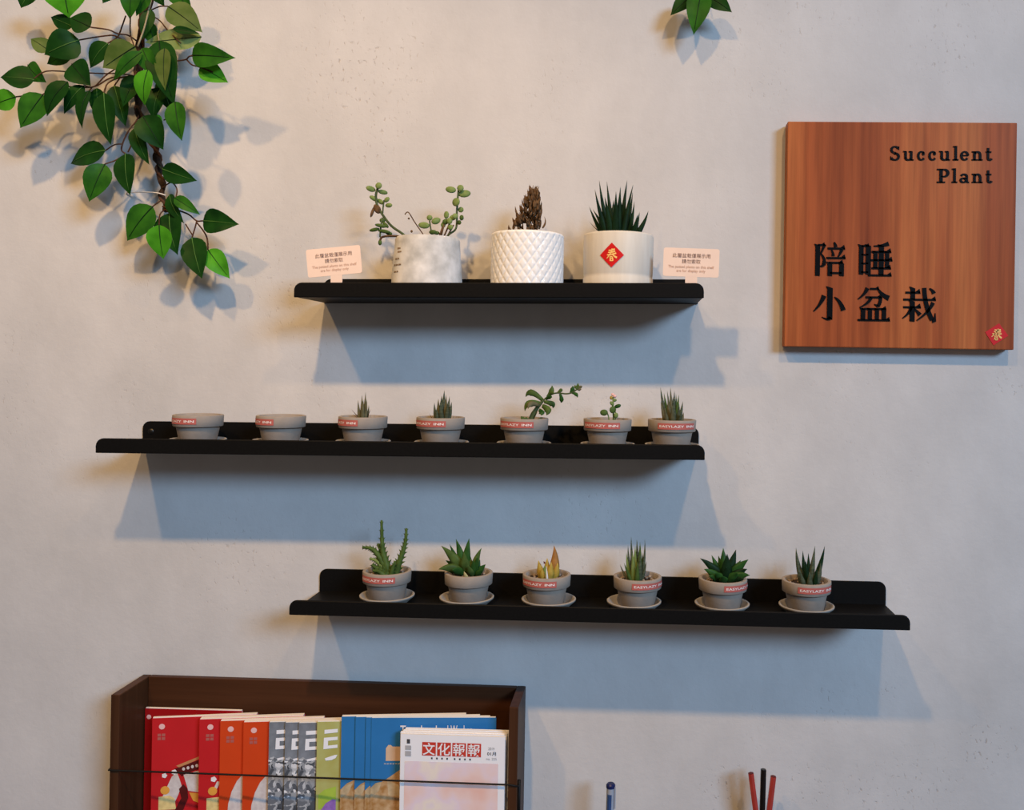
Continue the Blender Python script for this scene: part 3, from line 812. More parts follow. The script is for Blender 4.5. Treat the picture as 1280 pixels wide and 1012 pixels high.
# 3 beige pot with an aloe and a red sticker
c3 = place(S1, 772, YP)
hz3 = P(772, 288, YP - .045).z - c3.z
r3 = empty('potted_aloe', c3, 'dark green spiky aloe in a beige stoneware pot bearing a red diamond sticker', 'potted plant', 'large pots on the top shelf')
RB = 43.6 / FPX * 1.254
zg = .029
prof = [(RB - .004, 0), (RB - .0006, .001), (RB, .004), (RB, zg - .002), (RB - .0012, zg), (RB - .0004, zg + .003), (RB + .0003, hz3 * .7), (RB + .0003, hz3 - .003), (RB - .0005, hz3 - .0008), (RB - .003, hz3), (RB - .0042, hz3 - .001), (RB - .005, hz3 - .02)]
pot3 = MB().lathe(prof, 64).build('pot', M['stoneware'], r3, smooth=True, sharp=60)
MB().lathe([(0, hz3 - .012), (RB - .005, hz3 - .012)], 32).build('soil', M['soil'], r3)
zc = P(765, 318.5, YP - RB).z - c3.z
f3 = cyl_map(lambda z: RB + .0004, math.asin(max(-1, min(1, (765 - 772) / 43.6))))
b = MB(); N = 8; hd = .0168
vs = []
for i in range(N + 1):
    for k in range(N + 1):
        s, t = i / N, k / N
        vs.append(f3((s - t) * hd, zc + (s + t - 1) * hd, .0004))
b.add(vs, [(i*(N+1)+k, (i+1)*(N+1)+k, (i+1)*(N+1)+k+1, i*(N+1)+k+1) for i in range(N) for k in range(N)])
stk = b.build('sticker', M['sticker'], pot3)
tag(stk, 'red diamond sticker with a gold character')
glyph_mb(GL['春'], lambda u, v, d: f3((u - 50) * .000150, zc + (v - 50) * .000172, d + .0005), .0003).build('character', M['gold'], stk)
def q3(x, y, dy=0.0): return P(x, y, YP + dy)
AL = [((763,292),(749,225),7,-.010,-6),((760,292),(743.5,236.5),7,-.016,-5),((768,292),(758.5,226.5),7,.004,-3),((771,292),(775.5,233.5),9,-.012,1),((776,292),(784,225),8,.002,-3),
 ((778,292),(791.5,230.5),7,-.006,-3),((782,292),(791,239.5),6,.010,2),((769,292),(770,239),9,-.02,0),((757,292),(736.5,258),6,-.004,-6),((760,292),(741,261.5),7,.006,4),((765,292),(756,246),9,-.018,0),((774,292),(781,244),9,.016,0),
 ((785,292),(793,251.5),6,-.006,3),((786,292),(789,249.5),5,.008,1),((790,292),(799.5,264.5),6,.004,4),((792,292),(810.5,263.5),7,-.004,8),((788,292),(797,268),7,-.014,4),((765,292),(767,250),10,.012,-1),((779,292),(776,250),9,.020,1)]
for a, t, w, dy, bx in AL:
    spike(r3, q3(a[0], a[1] + 6, dy * .5), q3(t[0], t[1], dy * 1.4), w / FPX * 1.5, 'succ_dark', bend=Vector((bx * .0006, 0, 0)), flat=.5, base=.9, peak=.1)
for a, t in (((752, 292), (736, 276)), ((754, 293), (742, 279)), ((757, 293), (752, 276))):
    spike(r3, q3(*a), q3(*t), .0016, 'succ_olive', name='dried_leaf', bend=Vector((-.002, 0, 0)))

# ------------------------------------------------------------------ small clay pots
POTR = .0338
prof = [(.0225, 0), (.0238, .0008), (.0290, .0262), (.0294, .0272), (POTR - .0012, .0274), (POTR - .0003, .0282), (POTR + .0004, .0425), (POTR, .0436), (POTR - .0012, .0440), (POTR - .0040, .0438), (POTR - .0048, .0425), (POTR - .0060, .034), (.001, .0335)]
ME_POT = MB().lathe(prof, 48).mesh('pot', M['clay'], True); ME_POT.set_sharp_from_angle(angle=R_(50))
ME_SOIL = MB().lathe([(0, .0380), (.02, .0377), (POTR - .0054, .0368)], 28).mesh('soil', M['soil'], True)
pb = MB()
for i in range(70):
    a = rnd.uniform(0, 6.283); rr = math.sqrt(rnd.random()) * .0265; s = rnd.uniform(.0012, .0026)
    bb = blob_mb((rr * math.cos(a), rr * math.sin(a), .0378 + s * .4), s, s * rnd.uniform(.7, 1.1), s * .75, 6, 4, Euler((rnd.random()*3, rnd.random()*3, 0)).to_matrix())
    pb.add(bb.v, bb.f)
ME_PEB = pb.mesh('pebbles', M['pebble'], True)
# saucer
prof = [(.0270, 0), (.0275, .0006), (.0372, .0095), (.0385, .0105), (.0386, .0122), (.0374, .0130), (.0358, .0126), (.0345, .0108), (.0262, .0036), (.001, .0034)]
ME_SAU = MB().lathe(prof, 48).mesh('saucer', M['saucer'], True); ME_SAU.set_sharp_from_angle(angle=R_(55))
# label strip and its lettering, facing -y
ARC, LZ0, LZ1 = .0585, .0316, .0402
fl = cyl_map(lambda z: POTR + .0003, 0)
b = MB(); n = 28
for i in range(n + 1):
    u = ARC * (i / n - .5)
    b.v += [Vector(fl(u, LZ0, .0003)), Vector(fl(u, LZ1, .0003))]
b.f = [(2*i, 2*i+2, 2*i+3, 2*i+1) for i in range(n)]
ME_TAPE = b.mesh('label_tape', M['tape'])
tx = MB()
parts = ['EASYLAZY', 'INN']
t1 = fit_text('EASYLAZY', -.0262, .0085, LZ0 + .0027, LZ1 - .0027, .012)
t2 = fit_text('INN', .0125, .0262, LZ0 + .0027, LZ1 - .0027, .022)
for t in (t1, t2):
    tx.add([fl(p.x, p.y, .0006) for p in t.v], t.f)
ME_TXT = tx.mesh('lettering', M['white_ink'])

def small_pot(sh, name, label, px, py_rim, strip_deg, y=None, saucer_label='', sau_dx=0.0, pebbles=False):
    """a pot on its saucer; returns the thing and a function placing plant points"""
    if y is None: y = -.061
    x = P(px, py_rim, y).x
    z = floor_z(sh, x)
    xs = P(px + sau_dx, py_rim + 30, y).x
    s = link('plant_saucer', ME_SAU, None, smooth=True, sharp=0)
    s.location = (xs, y, floor_z(sh, xs) + .0002)
    tag(s, saucer_label, 'saucer', 'clay saucers under the small pots')
    r = empty(name, (x, y, z + .0037), label, 'potted plant' if 'no plant' not in label else 'plant pot', 'small clay pots on the shelves')
    pt = link('pot', ME_POT, r, smooth=True, sharp=0)
    link('soil', ME_SOIL, r)
    if pebbles:
        o = link('pebbles', ME_PEB, r); o.rotation_euler.z = rnd.uniform(0, 6); tag(o, kind='stuff')
    if strip_deg is not None:
        t = link('label_tape', ME_TAPE, pt); t.rotation_euler.z = R_(strip_deg)
        l = link('lettering', ME_TXT, t)
        tag(t, 'red label tape with white capitals')
    return r, (lambda a, b, dy=0.0: P(a, b, y + dy))

SL = 'grey clay saucer under '
# middle shelf
small_pot(S2, 'plant_pot', 'grey clay pot with no plant showing, leftmost on the middle shelf', 248, 519, -27, saucer_label=SL + 'the leftmost pot on the middle shelf', sau_dx=-.5)
small_pot(S2, 'plant_pot', 'grey clay pot with no plant showing, second from left on the middle shelf', 351.5, 520, -44, saucer_label=SL + 'the second pot from left on the middle shelf', sau_dx=-1)
r, q = small_pot(S2, 'potted_haworthia', 'grey clay pot with a thin withered spiky succulent, third from left on the middle shelf', 454, 521, -44, saucer_label=SL + 'the pot with the thin withered spiky succulent', sau_dx=0)
for a, t, w, dy, bx in [((455,526),(457,489.5),5,0,1),((452,526),(452.5,493.5),5,.004,0),((450,526),(447.5,500),5,-.004,-1),((457,526),(461,506),4,.003,4),((453,526),(454,499),6,-.008,0),((456,526),(458.5,499),5,-.006,1)]:
    spike(r, q(*a, dy), q(*t, dy * 1.5), w / FPX * 1.3, 'succ_olive', bend=Vector((bx * .0006, 0, 0)))
for a, t in (((450, 524), (438.5, 511)), ((450, 526), (441, 517)), ((459, 524), (464, 511))):
    spike(r, q(*a), q(*t), .0013, 'dry', name='dried_leaf', bend=Vector((-.001, 0, .002)))
r, q = small_pot(S2, 'potted_haworthia', 'grey clay pot with a plump cluster of upright grey-green spikes on the middle shelf', 551, 524, -25, saucer_label=SL + 'the pot with the plump cluster of upright spikes', sau_dx=1)
for a, t, w, dy, bx in [((552,528),(555.5,487.5),7,0,1),((549,528),(548,498),6,-.006,-2),((556,528),(562,495),6,.002,3),((559,528),(564.5,502),6,-.003,3),((546,528),(543,503),5,-.004,-3),((552,528),(552,494),7,-.010,-1),((556,528),(557.5,493),6,-.012,2),((548,528),(546,510),6,-.013,-3),((560,528),(563,509),5,-.010,3),((553,528),(550,503),7,-.015,-1),((557,528),(560,502),6,-.016,1)]:
    spike(r, q(*a, dy * .6), q(*t, dy * 1.1), w / FPX * 1.3, 'succ_zebra' if bx % 2 else 'succ_olive', bend=Vector((bx * .0006, 0, 0)), peak=.3)
for a, t in (((543, 527), (536, 516)), ((544, 527), (540, 519))):
    spike(r, q(*a), q(*t), .0015, 'dry', name='dried_leaf')
r, q = small_pot(S2, 'potted_leafy_succulent', 'grey clay pot with curled succulent leaves and a long side shoot, middle shelf', 655.5, 524, -20, saucer_label=SL + 'the pot with the long curled side shoot', sau_dx=-.5)
stemtube(r, curve_pts([q(660,532), q(665,521), q(671,510), q(679,500)]), [.005, .005, .0045, .0045, .004, .004, .004, .004, .0035, .003, .003, .0028, .0026, .0024, .002, .002], 'stem_green')
stemtube(r, curve_pts([q(678,501), q(687,494), q(696,491), q(708,492), q(716,490), q(724,484)]), .0011, 'stem_green')
def sl(a, t, w, bend, dy0=0., dy1=0., mt='succ_green'):
    spike(r, q(*a, dy0), q(*t, dy1), w / FPX * 1.28, mt, bend=Vector((bend[0] / 870, 0, -bend[1] / 870)), flat=.4, base=.5, peak=.55, n=9)
sl((678,500),(657,496),9,(-6,-14)); sl((676,504),(656,514),8,(-9,-10),0,-.01); sl((674,507),(660,511),8,(-6,-8),-.006,-.018,'succ_olive'); sl((680,502),(691,510),8,(9,-3),0,.004)
sl((678,507),(683,519),10,(8,-2),-.004,-.012); sl((674,512),(676,519),8,(4,0),-.008,-.016,'succ_rosette'); sl((684,496),(690,481.5),7,(4,0)); sl((682,499),(690,497),6,(2,-4),0,-.01,'succ_rosette'); sl((686,494),(693,491),5,(0,-3),0,-.008)
sl((700,492),(701,503.5),6,(3,2),0,.002,'succ_rosette'); sl((697,491),(703,486),5,(2,-2)); sl((713,491),(716,482),6,(2,0),0,0,'succ_rosette'); sl((715,491),(722,497),5,(3,-3),0,0,'succ_rosette'); sl((721,486),(718,481),4,(0,0)); sl((722,486),(722.5,478.5),4,(0,0)); sl((723,485),(728,482),4,(0,0),0,0,'succ_olive'); sl((721,486),(727,486),4,(0,1),0,0,'succ_olive')
sl((657,527),(651,520),5,(-1,-1)); sl((668,527),(677,521),5,(2,2)); sl((660,526),(655,523),5,(0,-2),-.01,-.014)
r, q = small_pot(S2, 'potted_sprout', 'grey clay pot with a tiny fresh green sprout on the middle shelf', 759.5, 525, -17, saucer_label=SL + 'the pot with the tiny fresh green sprout', sau_dx=0)
stemtube(r, curve_pts([q(766,530), q(767,521), q(766,511), q(766.5,503), q(766.5,496)]), .0013, 'succ_fresh')
stemtube(r, curve_pts([q(761,530), q(761,522), q(759,516)]), .0009, 'succ_fresh')
stemtube(r, curve_pts([q(768,528), q(770,520), q(769,514)]), .0009, 'succ_fresh')
for x, y, w, h, a, dy, mt in [(755,515.5,10,8,0,-.004,'succ_green'),(766,512,9,9,10,-.006,'succ_green'),(772,507.5,9,5,20,0,'succ_rosette'),(764.5,504,4,6,30,-.002,'succ_fresh'),(768.5,500,5,4,10,0,'succ_fresh'),(764,497,4,5,0,0,'succ_yellow'),(768.5,495,5,4,0,-.002,'pink'),(766,493,4,4,0,.002,'pink'),(770,519,6,7,0,-.005,'succ_fresh')]:
    pad(r, q(x, y, dy), w / FPX * 1.26, h / FPX * 1.26, R_(a), mt, .0018, yaw=rnd.uniform(-.4, .4))
r, q = small_pot(S2, 'potted_haworthia', 'grey clay pot with a tall bunch of olive spikes, rightmost on the middle shelf', 840, 527, 12, saucer_label=SL + 'the rightmost pot on the middle shelf', sau_dx=0)
for a, t, w, dy, bx in [((834,531),(825.5,484),6,0,-3),((837,531),(830,491),6,.004,-2),((840,531),(838,483.5),6,-.002,0),((842,531),(843,488),6,.004,0),((844,531),(848.5,493),6,0,1),((847,531),(853.5,501.5),6,-.003,3),((850,531),(854.5,515),5,0,3),((833,531),(826,502),6,-.006,-2),((838,531),(835,497),7,-.012,-1),((843,531),(841,496),7,-.012,0),((846,531),(849,505),6,-.012,2),((835,531),(831,509),6,-.015,-2),((841,531),(840,506),7,-.018,0),((848,531),(851,515),6,-.015,2),((839,531),(834,488),5,.008,0),((845,531),(845,492),5,.009,1)]:
    spike(r, q(*a, dy * .6), q(*t, dy * 1.2), w / FPX * 1.3, ('succ_olive', 'succ_zebra', 'succ_green')[(a[0] + int(t[1])) % 3], bend=Vector((bx * .0005, 0, 0)), peak=.25)

# bottom shelf
def sy(px, py):                          # depth of a pot from where its saucer rim centre shows
    g = S3; x = P(px, py, -.06).x
    return max(-.076, min(-.045, PZ(px, py, floor_z(g, x) + .0122).y))
Y3 = sum(sy(a, b) for a, b in ((484, 741.5), (583.5, 745), (687, 748), (792.5, 750.5), (902.5, 753), (1009, 756.5))) / 6
def pot3_(name, label, px, py, sd, sl_, dx):
    return small_pot(S3, name, label, px, py, sd, y=Y3, saucer_label=sl_, sau_dx=dx, pebbles=True)
r, q = pot3_('potted_stapelia', 'grey clay pot with tall toothed green stems, leftmost on the lowest shelf', 484, 712, -15, SL + 'the leftmost pot on the lowest shelf', 0)
def toothed(pts, w0, w1, mt='succ_green'):
    path = curve_pts(pts, 5); m = len(path)
    b = MB().tube(path, [1.35 * (w0 + (w1 - w0) * (i / (m - 1))) * (1 + .25 * (i % 2)) for i in range(m)], 6)
    for i in range(1, m - 1, 2):
        t = (path[i+1] - path[i-1]).normalized(); w = w0 + (w1 - w0) * i / (m - 1)
        for s in (-1, 1):
            sd = Vector((t.z, 0, -t.x)) * s
            k = spike_mb(path[i] + sd * w * .5, path[i] + sd * w * 2.7 + t * w * 1.5, w * 1.3, n=3, sides=4)
            b.add(k.v, k.f)
    b.build('stem', M[mt], r, smooth=True, world_verts=True, sharp=0)
toothed([q(487,720), q(483,705), q(479,690), q(477.5,674), q(477,650)], .0042, .0011)
toothed([q(494,720), q(499,703), q(504,688), q(507,675), q(508,660)], .0036, .0011)
toothed([q(486,718), q(478,702), q(470,690), q(463,685), q(453,684)], .0034, .0012)
toothed([q(484,718), q(476,706), q(469,700), q(462,698)], .0026, .001, 'succ_fresh')
toothed([q(484,719,-.006), q(475,712,-.008), q(468,708,-.008), q(465,705,-.008)], .003, .0012)
toothed([q(489,720,-.006), q(491,710,-.008), q(494,701,-.008)], .0028, .001, 'succ_green')
toothed([q(481,720,-.01), q(474,714,-.012), q(466,713,-.012)], .003, .0012, 'succ_green')
toothed([q(484,718,.004), q(480,700,.004), q(472,679,.004)], .003, .001)
def rosette(lst, mt, alt, hint=None):
    for i, (a, t, w, dy, bx, bz) in enumerate(lst):
        spike(r, q(*a, dy * .35), q(*t, dy), w / FPX * 1.3, mt if i % 3 else alt, bend=Vector((bx / 870, 0, -bz / 870)), flat=.38, base=.55, peak=.38, n=8)
r, q = pot3_('potted_agave', 'grey clay pot without red label holding a green pointed-leaf rosette, second on the lowest shelf', 586, 715, None, SL + 'the unlabelled pot on the lowest shelf', -2.5)
rosette([((580,716),(551.5,682),14,-.008,2,-4),((580,714),(570,673.5),11,.006,1,-2),((581,714),(586.5,672.5),11,.004,-1,-2),((578,716),(548,711.5),13,-.022,0,-8),((577,716),(557,700),10,.004,0,-2),((578,715),(562,680),8,.008,0,0),((582,716),(580,690),13,-.016,0,0),((579,718),(565,712),12,-.026,-2,-4)], 'succ_rosette', 'succ_green')
rosette([((592,718),(602,684.5),10,-.004,-4,-2),((593,718),(597,695),8,-.01,0,0),((594,719),(607,705),9,-.006,1,-2),((590,718),(586,689),8,.004,-1,0),((591,719),(592,700),9,-.016,0,0),((595,720),(603,712),8,-.016,0,-2),((590,720),(585,706),9,-.02,0,0),((594,718),(600,699),7,.006,1,0)], 'succ_rosette', 'succ_green')
spike(r, q(583, 722, -.018), q(580, 714, -.026), .007, 'yellow', name='dried_leaf', flat=.5)
r, q = pot3_('potted_cactus', 'grey clay pot with a stubby yellow and rust cactus, third on the lowest shelf', 683.5, 718, -20, SL + 'the pot with the stubby yellow cactus', 2.5)
for a, t, w, dy, bx, mt in [((679,726),(673,700),7,-.004,-1,'succ_yellow'),((683,726),(684,697),7,.004,0,'succ_yellow'),((688,726),(692.5,681.5),9,0,6,'succ_rust'),((690,726),(697,703),7,-.004,3,'succ_yellow'),((682,726),(681,706),6,-.012,-1,'succ_fresh'),((686,726),(689,702),7,-.012,1,'succ_yellow'),((680,726),(677,709),6,-.014,-1,'succ_yellow'),((688,725),(694,696),7,.006,3,'succ_rust')]:
    spike(r, q(*a, dy * .6), q(*t, dy), w / FPX * 1.9, mt, bend=Vector((bx / 870, 0, 0)), flat=.7, peak=.4)
spike(r, q(684, 726, -.016), q(683, 707, -.02), .0035, 'white_ink', name='dried_leaf')
spike(r, q(681, 704, -.012), q(679.5, 701, -.012), .003, 'maroon', name='bud')
r, q = pot3_('potted_haworthia', 'grey clay pot with a tall tuft of thin striped spikes, fourth on the lowest shelf', 797, 720, 36, SL + 'the pot with the tall tuft of thin striped spikes', -4.5)
for a, t, w, dy, bx, mt in [((793,728),(789,670),6,0,-2,'succ_zebra'),((798,728),(796,674),8,.004,0,'succ_zebra'),((800,728),(806,673),5,.002,4,'succ_zebra'),((797,728),(800,677),8,-.006,2,'succ_green'),((791,728),(785,681),6,.002,-3,'succ_zebra'),((790,728),(783,690),6,-.006,-3,'succ_fresh'),((788,728),(775,705),4,-.008,-3,'succ_olive'),((800,728),(808,701),5,-.008,2,'succ_zebra'),((793,728),(791,690),8,-.014,-1,'succ_fresh'),((798,728),(800,692),8,-.014,1,'succ_zebra'),((795,728),(794,682),8,-.002,-1,'succ_fresh'),((790,728),(780,703),5,-.014,-1,'succ_green'),((796,729),(797,702),7,-.02,0,'succ_green'),((801,728),(803,690),6,.004,2,'succ_green')]:
    spike(r, q(*a, dy * .6), q(*t, dy), w / FPX * 1.3, mt, bend=Vector((bx / 870, 0, 0)), flat=.7, peak=.2)
r, q = pot3_('potted_echeveria', 'grey clay pot with a dense dark green rosette, fifth on the lowest shelf', 903.5, 724, 47, SL + 'the pot with the dense dark green rosette', -1)
rosette([((906,726),(875,697.5),12,-.006,0,-5),((903,724),(889.5,693.5),9,.006,-1,-2),((905,724),(904,684.5),12,.006,0,-1),((908,724),(920,686.5),12,.004,1,-2),((910,725),(935.5,699),13,-.004,0,-5),((911,727),(937.5,719),13,-.014,0,-7),((910,726),(934,711),12,-.010,2,-5),((903,727),(880,711),11,-.014,-2,-5),((904,725),(898,694),9,.010,0,-1),((907,726),(909,692),14,-.010,0,-1),((909,728),(922,716),13,-.024,1,-4),((904,728),(894,716),12,-.024,-1,-4),((907,728),(908,708),14,-.022,0,-2),((911,726),(926,700),11,.002,0,-3),((901,725),(884,703),10,-.002,0,-4),((910,729),(930,724),10,-.024,2,-5),((905,729),(903,720),12,-.028,0,-2),((902,728),(886,720),10,-.022,-1,-5)], 'succ_rosette', 'succ_dark')
r, q = pot3_('potted_haworthia', 'grey clay pot with a dark grey-green zebra haworthia, rightmost on the lowest shelf', 1008, 728, 19, SL + 'the rightmost pot on the lowest shelf', 0)
for a, t, w, dy, bx, mt in [((1007,735),(995,684),8,-.002,-5,'succ_zebra'),((1009,735),(1003.5,688),8,.004,-2,'succ_dark'),((1012,735),(1018.8,682),8,.004,0,'succ_zebra'),((1015,735),(1031,682),8,.000,3,'succ_dark'),((1011,735),(1010.5,691),8,.006,0,'succ_dark'),((1016,735),(1026,703),8,-.006,5,'succ_zebra'),((1006,735),(998,706),8,-.010,-4,'succ_zebra'),((1010,736),(1007,700),9,-.012,-1,'succ_dark'),((1013,736),(1016,698),9,-.012,1,'succ_zebra'),((1012,737),(1012,714),8,-.02,0,'succ_zebra'),((1007,736),(1000,712),7,-.018,-2,'succ_zebra'),((1016,736),(1021,710),7,-.016,2,'succ_dark')]:
    spike(r, q(*a, dy * .6), q(*t, dy), w / FPX * 1.3, mt, bend=Vector((bx / 870, 0, 0)), flat=.6, peak=.3)

# ------------------------------------------------------------------ little notice cards on the top shelf
def card(px, py, deg, sx, label):
    y = -.109
    k = 1.211 / FPX
    cw, chh = 69.5 * k, 35.5 * k
    c = P(px, py, y)
    xs = P(sx, 350, y).x
    zf = floor_z(S1, xs)
    r = empty('notice_card', (xs, y, zf), label, 'card', 'notice cards on the top shelf')
    ca, sa = math.cos(R_(deg)), math.sin(R_(deg))
    def w2(u, v): return (c.x + u * ca - v * sa, c.z + u * sa + v * ca)
    o = round_rect(-cw/2, cw/2, -chh/2, chh/2, .003)
    pn = MB().prism([w2(u, v) for u, v in o], y, y + .0012).build('panel', M['card'], r, world_verts=True)
    tw = 7.4 * k
    top = w2((xs - c.x) * ca, -chh / 2 + .002)
    MB().prism([(xs - tw, zf), (xs + tw, zf), (xs + tw, top[1] + tw * math.tan(R_(deg))), (xs - tw, top[1] - tw * math.tan(R_(deg)))], y + .0001, y + .0011).build('foot', M['card'], r, world_verts=True)
    for s, hw, v0, v1, mt, bold in [('此層盆栽僅展示用', 23.5, 5.8, 11.2, 'card_ink', .0), ('請勿索取', 11.5, -1.4, 4.0, 'card_ink', .0), ('The potted plants on this shelf', 28.5, -8.2, -3.8, 'card_ink2', .004), ('are for display only', 18, -13.2, -8.8, 'card_ink2', .004)]:
        t = fit_text(s, -hw * k, hw * k, v0 * k, v1 * k, bold)
        b = MB(); b.v = [Vector((w2(p.x, p.y)[0], y - .0003, w2(p.x, p.y)[1])) for p in t.v]; b.f = t.f
        b.build('lettering', M[mt], pn, world_verts=True)
def round_rect(x0, x1, z0, z1, rad, n=4):
    pts = []
    for cx, cz, a0 in ((x1 - rad, z0 + rad, -90), (x1 - rad, z1 - rad, 0), (x0 + rad, z1 - rad, 90), (x0 + rad, z0 + rad, 180)):
        for i in range(n + 1):
            a = R_(a0 + 90 * i / n); pts.append((cx + rad * math.cos(a), cz + rad * math.sin(a)))
    return pts
card(417.5, 326.5, 6.0, 420.5, 'tilted peach notice card with small brown lettering at the left end of the top shelf')
card(864, 328, -1.2, 864, 'level peach notice card with small brown lettering at the right end of the top shelf')

# ------------------------------------------------------------------ magazine box with its magazines
YB = -.085
bl_ = P(138.5, 868, YB); br_ = P(648, 884, YB)
ztop = (bl_.z + br_.z) / 2
bx0, bx1 = bl_.x, br_.x
bang = math.atan2(br_.z - bl_.z, bx1 - bx0)
BW = bx1 - bx0; BH = ztop - ZC
box = empty('magazine_box', (bx0, 0, ZC), 'dark walnut wooden magazine box with a black cord across its front', 'magazine holder')
sk = math.tan(bang)
def shear_top(mb):                                # the top edge follows the slightly sloping line of the box
    return mb
T = .0128
MB().box(0, T, YB, -.001, 0, BH).build('side_panel', M['walnut_side'], box, bevel=.0012)
MB().box(BW - T, BW, YB, -.001, 0, BH).build('side_panel', M['walnut_side'], box, bevel=.0012)
MB().box(T + .0002, BW - T - .0002, -.011, -.001, .012, BH).build('back_panel', M['walnut'], box, bevel=.0008)
MB().box(T + .0002, BW - T - .0002, YB + .001, -.001, .001, .011).build('bottom_panel', M['walnut'], box)
c0 = P(134, 962, YB - .001); c1_ = P(640, 980.5, YB - .001)
MB().tube([Vector((bx0 - .001, YB + .03, c0.z)), Vector((bx0 - .001, YB + .004, c0.z)), Vector((bx0 - .0005, YB - .001, c0.z)), Vector((bx0 + .006, YB - .0014, c0.z)), Vector((bx1 - .009, YB - .0014, c1_.z)), Vector((bx1 - .0045, YB - .001, c1_.z - .001)), Vector((bx1 + .001, YB + .001, c1_.z - .003)), Vector((bx1 + .0015, YB + .02, c1_.z - .006))],
          .0013, 8).build('cord', M['cord'], box, smooth=True, world_verts=True, sharp=0)
MB().tube([Vector((bx1 + .0018, YB + .010, c1_.z + .002)), Vector((bx1 + .0018, YB + .010, ZC + .08))], .0022, 8).build('cord_end', M['cord'], box, smooth=True, world_verts=True, sharp=0)

FAN = R_(13)
ZM = ZC + .0125
K = 1.258 / FPX                                    # metres per photo pixel at the fan's front edge
def wedge(b, W, y0, y1, sl0, sl1, z0, z1, x0=0.0):
    """slab whose back face spreads from its front face towards the right"""
    xs = (x0, W)
    vs = [(x, (y0 + sl0 * x) if k == 0 else (y1 + sl1 * x), z) for z in (z0, z1) for (x, k) in ((xs[0], 0), (xs[1], 0), (xs[1], 1), (xs[0], 1))]
    return b.add(vs, [(0,3,2,1),(4,5,6,7),(0,1,5,4),(1,2,6,5),(2,3,7,6),(3,0,4,7)])
def magazine(px, py, mt, W, T_, label, group, yl=-.062, ang=13.0, spread=0.0, name='magazine'):
    p = P(px, py, yl)
    Hh = p.z - ZM
    r = empty(name, (p.x, yl, ZM), label, 'magazine', group, R_(ang))
    sl = math.tan(R_(spread))
    b = MB()
    wedge(b, W, 0, .0005, 0, 0, 0, Hh)
    wedge(b, W, T_ - .0005, T_, sl, sl, 0, Hh - .0010)
    b.box(0, .0006, .0005, T_ - .0005, 0, Hh - .0008)
    cv = b.build('cover', M[mt], r)
    wedge(MB(), W - .0008, .0006, T_ - .0006, 0, sl, .0004, Hh + .0010, .0007).build('pages', M['page'], r)
    return r, cv, Hh
def dec(cv, Hh, polys, mt, lift=.0003, name='print', xs=1.03):
    """flat print on a front cover: outlines in photo pixels right / down from its top left corner"""
    b = MB()
    for q in polys:
        pts = [(x * K * xs, Hh - y * K) for x, y in q]
        ar = sum(pts[i][0] * pts[(i+1) % len(pts)][1] - pts[(i+1) % len(pts)][0] * pts[i][1] for i in range(len(pts)))
        if ar < 0: pts.reverse()
        b.add([(x, -lift, z) for x, z in pts], [tuple(range(len(pts)))])
    return b.build(name, M[mt], cv)
def circ(cx, cy, r, n=14, ry=None): return [(cx + r * math.cos(6.2832 * i / n), cy + (ry or r) * math.sin(6.2832 * i / n)) for i in range(n)]
def rect(x0, y0, x1, y1): return [(x0, y0), (x1, y0), (x1, y1), (x0, y1)]
def emblem(cv, Hh, x, y, wtxt=True):
    dec(cv, Hh, [circ(x, y, 3.6)], 'pink')
    cells = [rect(x - 5 + i * 5, y + 9 + j * 4.6, x - 1 + i * 5, y + 12.6 + j * 4.6) for i in range(2) for j in range(2)]
    dec(cv, Hh, cells, 'tape')
GM = 'magazines fanned in the walnut box'
WA = .146
r, cv, h = magazine(181.5, 885, 'cover_deep', .146, .0045, 'deep red magazine, taller and rearmost at the left end of the box', GM, yl=-.0205, ang=.4)
dec(cv, h, [circ(5.2, 11, 3.0)], 'pink')
r, cv, h = magazine(190.5, 897.5, 'cover_red', WA, .0050, 'wide red magazine showing a ship and fan picture on its cover', GM, yl=-.052, ang=10.0, spread=.8)
emblem(cv, h, 11.5, 11)
dec(cv, h, [[(29, 62), (58, 50.5), (58, 53.5), (33, 65)]], 'tan')
dec(cv, h, [[(27, 66), (58, 55), (58, 67), (42, 72), (36, 76)]], 'maroon')
dec(cv, h, [circ(38 + i * 5.2, 66.5 - i * 1.2, 1.8, 8, 2.2) for i in range(4)], 'fan', .0005)
dec(cv, h, [[(38, 74), (58, 69), (58, 98), (44, 95)]] + [[(14, 100), (24, 76), (30, 70), (33, 78), (36, 88), (32, 100), (26, 114), (14, 114)]], 'fan', .0004)
dec(cv, h, [circ(15.5, 74, 3.4, 5), circ(27, 70, 3.6, 5)], 'cover_white', .0006)
dec(cv, h, [circ(16.5, 93, 5.5)], 'amber', .0006)
dec(cv, h, [[(9, 101), (22, 100), (28, 104), (30, 118), (9, 118)]], 'yellow', .0006)
dec(cv, h, [[(33, 92), (38, 86), (43, 92), (44, 104), (38, 120), (28, 120), (36, 104)]], 'maroon', .0007)
dec(cv, h, [[(45, 97), (58, 99), (58, 112), (50, 108)]], 'amber', .0006)
r, cv, h = magazine(249.5, 899, 'cover_red', WA, .0084, 'red magazine showing a narrow strip, just left of the two orange ones', GM, yl=-.0538, ang=9.5, spread=.5)
emblem(cv, h, 13, 10)
dec(cv, h, [circ(18, 77, 3.8, 5)], 'cover_white', .0005)
dec(cv, h, [[(17, 92), (22, 80), (25, 80), (25, 84), (20, 93)]], 'fan', .0004)
dec(cv, h, [circ(17, 92, 5.5)], 'amber', .0006)
dec(cv, h, [[(10, 101), (25, 100), (25, 118), (10, 118)]], 'yellow', .0006)
